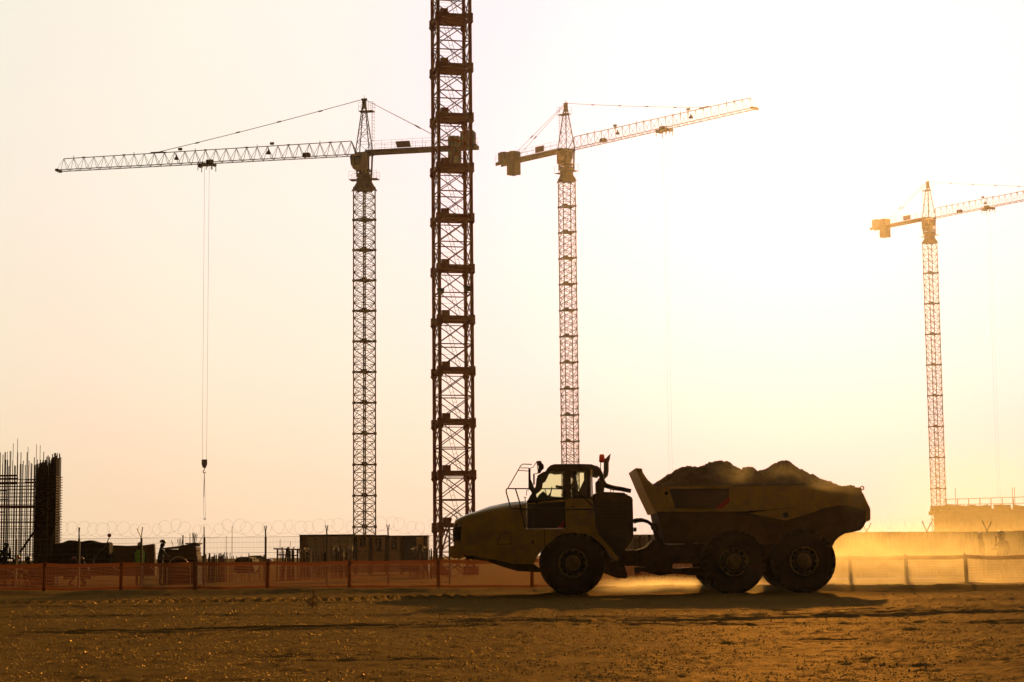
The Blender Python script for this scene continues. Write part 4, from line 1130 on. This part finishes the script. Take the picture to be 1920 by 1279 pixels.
    tr.box((t+1.0, 0, Hj-.4), (.3, .9, .3)); tr.box((t-1.0, 0, Hj-.35), (.3, .9, .3))
    to = tr.build('trolley', M['crane_dark'], root); to.rotation_euler.z = jib_ang
    rp = MB()
    for dx in (-.33, .33):
        rp.bar((t+dx, 0, Hj-.4), (t+dx*(.9 if hook_z > 5 else .8), 0, hook_z+.6), .018 if hook_z > 7 else .009, 4)
    ro = rp.build('hoist_rope', M['rope'], root); ro.rotation_euler.z = jib_ang
    hk = MB(); hk.prism([(t-.32, hook_z+.6), (t+.32, hook_z+.6), (t+.34, hook_z), (t+.15, hook_z-.5), (t-.15, hook_z-.5), (t-.34, hook_z)], -.16, .16)
    cc = Vector((t, 0, hook_z-1.0))
    hk.bar((t, 0, hook_z-.5), (t, 0, hook_z-.8), .06, 6)
    hk.tube([cc+Vector((.17*math.sin(a_), 0, .17*math.cos(a_))) for a_ in [i*.5 for i in range(10)]], .06, 6)
    ho = hk.build('hook_block', M['crane_dark'], root); ho.rotation_euler.z = jib_ang
    sg = MB(); 
    for dx in (-.1, .1): sg.bar((t, 0, hook_z-1.15), (t+dx, 0, hook_z-4.3), .035, 4); sg.bar((t+dx, 0, hook_z-4.3), (t+dx*1.2-.1, 0, hook_z-7.0), .02, 3)
    sg.tube([Vector((t-.1+.12*math.sin(a_), 0, hook_z-7.15+.12*math.cos(a_))) for a_ in [i*.55 for i in range(11)]], .045, 5)
    sg.build('chain_sling', M['rope'], ho)
    # ties
    ti = MB(); A = Vector((.3, 0, Hj+HA)); Bp = Vector((tie_at, 0, Hj+hz(tie_at)+.1))
    n_ = 5
    for k in range(n_):
        for sy in (-.05, .05):
            p = A.lerp(Bp, k/n_)+Vector((0, sy, -.10*math.sin(math.pi*k/n_)*1.5)); q_ = A.lerp(Bp, (k+1)/n_)+Vector((0, sy, -.10*math.sin(math.pi*(k+1)/n_)*1.5))
            ti.bar(p, q_, .03, 4)
        if k: ti.box(A.lerp(Bp, k/n_)-Vector((0, 0, .12)), (.55, .14, .14), ry=math.atan2(A.z-Bp.z, Bp.x-A.x))
    ti.box(Bp, (1.8, .18, .14))
    o = ti.build('jib_tie', M['crane_dark'], root); o.rotation_euler.z = jib_ang
    tb_ = MB(); 
    for sy in (-.55, .55):
        A = Vector((-.25, sy*.2, Hj+HA-.1)); Bp = Vector((-11.9, sy, Hj+.7)); m_ = A.lerp(Bp, .6)
        tb_.bar(A, Bp, .028, 4); tb_.box(m_, (.7, .13, .13), ry=-math.atan2(A.z-Bp.z, A.x-Bp.x))
    o = tb_.build('counter_jib_tie', M['crane_dark'], root); o.rotation_euler.z = jib_ang
    # counter-jib
    cj = MB(); LC = 15.0
    for sy in (-.6, .6): cj.box((-LC/2-.3, sy, Hj+.22), (LC, .16, .52))
    cj.box((-LC/2-.3, 0, Hj+.40), (LC, 1.1, .06))
    for k in range(8): cj.bar((-1-k*1.9, -.6, Hj+.1), (-2.9-k*1.9 if k < 7 else -LC, .6, Hj+.1), .05)
    cjo = cj.build('counter_jib', M['crane_yellow'], root); cjo.rotation_euler.z = jib_ang
    rl = MB()
    for sy in (-.85, .85):
        for k in range(11): x = -1.2-k*1.38; rl.bar((x, sy, Hj+.45), (x, sy, Hj+1.6), .02, 3)
        for z in (1.0, 1.6): rl.bar((-1.2, sy, Hj+z), (-15.2, sy, Hj+z), .018, 3)
    rl.build('railing', M['crane_dark'], cjo)
    MB().prism([(-6.1, Hj+.9), (-4.2, Hj+.9), (-4.0, Hj+1.75), (-5.9, Hj+1.75)] if cw_style == 0 else [(-5.9, Hj+.5), (-4.0, Hj+.5), (-4.0, Hj+1.4), (-5.9, Hj+1.4)], -.95, -.88).build('sign_panel', M['panelred'], cjo)
    for (x, w_, za, zb) in ((-11.8, 1.7, -1.95, 1.75), (-13.9, 1.5, .2, 1.95)) if cw_style else ((-12.2, 1.5, -1.9, 1.7), (-14.0, 1.8, .2, 2.3)):
        c = MB()
        for j in range(3): c.box((x-w_/2+w_*(j+.5)/3, 0, Hj+(za+zb)/2+(.05 if j == 1 else 0)), (w_/3-.02, 1.5, zb-za))
        c.build('counterweight', M['cw'], cjo, bevel=.04)
    return root

G = 'tower cranes standing behind the yard'
X2 = at(683, 300, 247).x
tower_crane(X2, 247, gz(683, 290, 247), 'dark tower crane whose jib points left with a hook hanging over the workers', math.pi-R(11.5), R(45), 4.0, 4, 42.3, 28.9, 21.8, gz(379, 870, 251), 'mixed', G, (26.1, 13.2), 0)
X3 = at(1062, 300, 289).x
tower_crane(X3, 289, gz(1062, 283, 289), 'tower crane behind the truck cab, its jib cut short to imitate fading in sun glow', -R(46.7), R(20), 4.0, 4, 36.6, 28, 20.3, 6.0, 'mixed', G, (25.5, 10.9), 1)  # jib shortened to imitate its tip lost in sun glare
X4 = at(1742, 420, 370).x
tower_crane(X4, 370, gz(1742, 411, 370), 'farthest hazy golden tower crane beside the unfinished building', -R(55), R(18.6), 6.0, 5, 46, 28, 15.0, 6.0, 'mixed', G, (14.3, 25), 1)

# --- big red mast in the middle
def red_mast():
    Y = 116.0; X = at(849, 600, Y).x
    root = thing('crane_mast', (X, Y, 0), 'rust red lattice crane mast rising out of the picture left of the truck', 'crane mast', rz=R(12.5))
    a = 2.0; q = a/2; S = 3.13; post = .115
    b = MB(); cor = [(-q, -q), (q, -q), (q, q), (-q, q)]
    for c in cor: b.box((*c, S/2), (.19, .19, S))
    for k in range(4):
        A, B = cor[k], cor[(k+1) % 4]
        for p in range(2):
            za, zb = S*p/2+.1, S*(p+1)/2-.02
            b.bar((*A, za), (*B, zb), .038, 4); b.bar((*B, za), (*A, zb), .038, 4)
        b.bar((*A, S/2+.03), (*B, S/2+.03), .045, 4)
    o0 = b.build('mast_section', M['crane_red'], root)
    c = MB()
    for (x, y) in cor: c.box((x, y, 0), (.34, .34, .46))
    for k in range(4):
        A, B = cor[k], cor[(k+1) % 4]; m_ = ((A[0]+B[0])/2, (A[1]+B[1])/2)
        if k % 2 == 0: c.box((*m_, .07), (a-.3, .12, .24)); c.box((*m_, -.19), (a-.3, .06, .05))
        else: c.box((*m_, .0), (.12, a-.3, .2))
    for (x, y) in cor: c.prism([(x-.24, -.23), (x+.24, -.23), (x+.12, -.42), (x-.12, -.42)], y-.03, y+.03)
    c.box((0, 0, .02), (1.7, 1.5, .04))
    c.box((-q+.42, -q+.25, .36), (.46, .3, .34))
    c0 = c.build('joint_collar', M['crane_red'], o0)
    l = MB(); ladder(l, (.42, -.1, .02), (-.45, -.1, S-.05), .22, (.97, 0, .25), .014)
    for (z) in (.75, .98): l.bar((-q+.1, -q+.5, z), (q-.1, -q+.5, z), .008, 3)
    l0 = l.build('ladder', M['crane_dark'], o0)
    zs = gz(850, 793, Y)
    k0 = -int(zs//S)
    first = True
    for k in range(k0-1, 12):
        z = zs+k*S
        if z < -1.0: continue
        if z > 42: break
        if first: o = o0; first = False
        else:
            o = o0.copy(); C.objects.link(o); o.parent = root
            for ch in (c0, l0): d = ch.copy(); C.objects.link(d); d.parent = o
        o.location = (0, 0, z)
    for (x, z_) in ((-q-.0, gz(815, 553, Y)), (q-.35, gz(868, 547, Y))):
        f = MB(); f.prism([(x-.22, z_+.18), (x+.22, z_+.18), (x+.18, z_-.12), (x-.10, z_-.18)], -q-.5, -q-.15); f.bar((x, -q-.3, z_), (x, -q, z_), .03); f.build('floodlight', M['crane_dark'], root)
    # base struts
    s = MB()
    for (x, y) in cor: s.bar((x*1.0, y, 1.2), (x*.2, y*.2, 3.4), .05); s.box((x, y, .25), (.5, .5, .5))
    s.build('base_frame', M['crane_red'], root)
red_mast()

# ------------------------------------------------------------------ air and dust
def volume_mat(name, col, dens, g):
    m = bpy.data.materials.new(name); m.use_nodes = True; N = m.node_tree.nodes; L = m.node_tree.links
    for n in list(N):
        if n.type == 'BSDF_PRINCIPLED': N.remove(n)
    v = N.new('ShaderNodeVolumePrincipled'); v.inputs['Color'].default_value = (*col, 1); v.inputs['Density'].default_value = dens; v.inputs['Anisotropy'].default_value = g
    L.new(v.outputs[0], N['Material Output'].inputs['Volume'])
    return m, v
hm, hv = volume_mat('warm_air', (1, .93, .80), .00006, .90)
hz_ = MB().box((0, 260, 42), (760, 620, 86)).build('haze', hm)
tag(hz_, 'warm low-sun haze filling the air over the site', 'haze', kind='stuff')

def dust(name, lo, hi, dens, g, blobs, label, nscale=.5, thr=.42):
    m, v = volume_mat(name+'_air', (1, .84, .42), 1, g); N = m.node_tree.nodes; L = m.node_tree.links
    tc = N.new('ShaderNodeTexCoord')
    ns = N.new('ShaderNodeTexNoise'); ns.inputs['Scale'].default_value = nscale; ns.inputs['Detail'].default_value = 4; ns.inputs['Roughness'].default_value = .6; ns.inputs['Distortion'].default_value = .6
    mp = N.new('ShaderNodeMapping'); mp.inputs['Scale'].default_value = (.7, 1, 1.3)
    L.new(tc.outputs['Object'], mp.inputs[0]); L.new(mp.outputs[0], ns.inputs['Vector'])
    mr = N.new('ShaderNodeMapRange'); mr.inputs[1].default_value = thr-.05; mr.inputs[2].default_value = thr+.2; mr.inputs[3].default_value = .10; mr.inputs[4].default_value = 1
    L.new(ns.outputs['Fac'], mr.inputs[0])
    tot = None
    for (c, s, w) in blobs:
        sb = N.new('ShaderNodeVectorMath'); sb.operation = 'SUBTRACT'; sb.inputs[1].default_value = c; L.new(tc.outputs['Object'], sb.inputs[0])
        dv = N.new('ShaderNodeVectorMath'); dv.operation = 'DIVIDE'; dv.inputs[1].default_value = s; L.new(sb.outputs[0], dv.inputs[0])
        ln = N.new('ShaderNodeVectorMath'); ln.operation = 'LENGTH'; L.new(dv.outputs[0], ln.inputs[0])
        mm = N.new('ShaderNodeMapRange'); mm.interpolation_type = 'SMOOTHSTEP'; mm.inputs[1].default_value = 1; mm.inputs[2].default_value = 0.0; mm.inputs[3].default_value = 0; mm.inputs[4].default_value = w
        L.new(ln.outputs['Value'], mm.inputs[0])
        if tot is None: tot = mm.outputs[0]
        else:
            ad = N.new('ShaderNodeMath'); L.new(tot, ad.inputs[0]); L.new(mm.outputs[0], ad.inputs[1]); tot = ad.outputs[0]
    mu = N.new('ShaderNodeMath'); mu.operation = 'MULTIPLY'; L.new(mr.outputs[0], mu.inputs[0]); L.new(tot, mu.inputs[1])
    m2 = N.new('ShaderNodeMath'); m2.operation = 'MULTIPLY'; m2.inputs[1].default_value = dens; L.new(mu.outputs[0], m2.inputs[0]); L.new(m2.outputs[0], v.inputs['Density'])
    lo, hi = Vector(lo), Vector(hi)
    o = MB().box((lo+hi)/2, hi-lo).build(name, m)
    tag(o, label, 'dust', kind='stuff')
    return o
gxr = lambda px: gx(px, 60)
dust('dust', (gxr(1080), 54.0, .0), (gxr(2050), 66, 3.2), .85, .66,
     [((gx(1610, 57), 58.4, .2), (3.2, 3.8, 2.2), 1.0), ((gx(1770, 57), 59.0, .2), (3.6, 4.0, 2.2), .6), ((gx(1930, 57), 59.2, .2), (3.4, 4.2, 2.1), .30), ((gx(1240, 57), 58.0, 0), (3.2, 2.5, .55), 1.6), ((gx(1430, 57), 57.6, 0), (3.4, 2.5, .6), 1.3)],
     'golden dust cloud raised behind and beneath the dump truck', .8, .46)
dust('distant_dust', (gx(1640, 140), 95, 0), (gx(2060, 140), 178, 13), .009, .7, [((gx(1860, 135), 136, 1), (16, 44, 11), 1.0)], 'pale golden dust drifting before the unfinished building', .12, .35)
dust('dust', (gx(1480, 80), 75.5, 0), (gx(2060, 80), 83.8, 4.0), .085, .66, [((gx(1640, 80), 80, .6), (5.5, 4.5, 2.9), 1.0), ((gx(1860, 80), 80.5, .4), (7, 4, 2.7), .8)], 'faint golden dust hanging in front of the corrugated fence', .45, .42)
dust('dust_veil', (gx(1280, 53), 52.4, 1.6), (gx(1660, 53), 54.1, 4.2), .17, .62,
     [((gx(1385, 53), 53.3, 3.4), (.7, .8, .6), 1.0), ((gx(1560, 53), 53.3, 3.0), (1.0, .8, .55), 1.0), ((gx(1480, 53), 53.3, 3.3), (1.0, .8, .45), .7), ((gx(1610, 53), 53.4, 2.5), (.5, .8, .9), .9)],
     'thin dust veil drifting past the side of the truck bed', 1.6)

# ------------------------------------------------------------------ sun and sky
SUN_EL, SUN_AZ = R(11.6), R(8.9)     # azimuth east of north (+Y)
sd = Vector((math.sin(SUN_AZ)*math.cos(SUN_EL), math.cos(SUN_AZ)*math.cos(SUN_EL), math.sin(SUN_EL)))
sun = bpy.data.lights.new('sun', 'SUN'); sun.energy = 3.6; sun.angle = R(.6); sun.color = (1, .50, .14)
so = bpy.data.objects.new('sun', sun); C.objects.link(so)
so.rotation_euler = sd.to_track_quat('Z', 'Y').to_euler()
w = bpy.data.worlds.new('World'); scene.world = w; w.use_nodes = True
N = w.node_tree.nodes; L = w.node_tree.links; bg = N['Background']
sky = N.new('ShaderNodeTexSky'); sky.sky_type = 'NISHITA'; sky.sun_disc = False; sky.sun_elevation = SUN_EL; sky.sun_rotation = SUN_AZ
sky.air_density = 1.2; sky.dust_density = 4; sky.ozone_density = 1
tc = N.new('ShaderNodeTexCoord')
dt = N.new('ShaderNodeVectorMath'); dt.operation = 'DOT_PRODUCT'; dt.inputs[1].default_value = sd; L.new(tc.outputs['Generated'], dt.inputs[0])
# dusty air: the sky is brightest round the sun and dims behind the viewer
rp = N.new('ShaderNodeValToRGB'); cr = rp.color_ramp
def srgb(r, g, b): return tuple(((c/255+.055)/1.055)**2.4 if c > 10 else c/3294 for c in (r, g, b))
for e in list(cr.elements)[1:]: cr.elements.remove(e)
stops = [(0, (.036, .0225, .0075)), (.45, (.044, .027, .0095)), (.70, (.11, .065, .026)), (.86, (.58, .42, .27)), (.90, (.87, .80, .78)), (.925, (.90, .79, .81)), (.945, (.92, .82, .85)), (.97, (.91, .80, .90)), (.985, (.88, .73, .98)), (1, (.9, .76, 1.05))]
cr.elements[0].position = 0; cr.elements[0].color = (*stops[0][1], 1)
for p, c in stops[1:]:
    e = cr.elements.new(p); e.color = (*c, 1)
L.new(dt.outputs['Value'], rp.inputs[0])
sx = N.new('ShaderNodeSeparateXYZ'); L.new(tc.outputs['Generated'], sx.inputs[0])
rz = N.new('ShaderNodeValToRGB'); cz = rz.color_ramp
for e in list(cz.elements)[1:]: cz.elements.remove(e)
cz.elements[0].position = 0; cz.elements[0].color = (1.0, .81, .53, 1)
for p, c in [(.04, (1.0, .86, .60)), (.10, (1.0, .96, .75)), (.18, (1.0, 1.03, .87)), (.30, (1.0, 1.08, .93)), (1, (.7, .75, .85))]:
    e = cz.elements.new(p); e.color = (*c, 1)
L.new(sx.outputs['Z'], rz.inputs[0])
ml = N.new('ShaderNodeMix'); ml.data_type = 'RGBA'; ml.blend_type = 'MULTIPLY'; ml.inputs[0].default_value = 1
L.new(rp.outputs[0], ml.inputs[6]); L.new(rz.outputs[0], ml.inputs[7])
ns_ = N.new('ShaderNodeMix'); ns_.data_type = 'RGBA'; ns_.blend_type = 'MULTIPLY'; ns_.inputs[0].default_value = 1; ns_.inputs[7].default_value = (.004, .003, .002, 1)
L.new(sky.outputs[0], ns_.inputs[6])
ad = N.new('ShaderNodeMix'); ad.data_type = 'RGBA'; ad.blend_type = 'ADD'; ad.inputs[0].default_value = 1
L.new(ml.outputs[2], ad.inputs[6]); L.new(ns_.outputs[2], ad.inputs[7])
L.new(ad.outputs[2], bg.inputs['Color']); bg.inputs['Strength'].default_value = 1.0

# ------------------------------------------------------------------ render settings
vs_ = scene.view_settings; vs_.view_transform = 'Standard'; vs_.look = 'None'; vs_.exposure = 0; vs_.gamma = 1
cy = scene.cycles
cy.max_bounces = 6; cy.diffuse_bounces = 2; cy.glossy_bounces = 2; cy.volume_bounces = 0; cy.transparent_max_bounces = 24; cy.transmission_bounces = 2
cy.volume_step_rate = 1.0; cy.volume_max_steps = 96
cy.use_denoising = True
cy.sample_clamp_indirect = 4
for o in scene.objects:
    if '_o' in o.keys(): del o['_o']
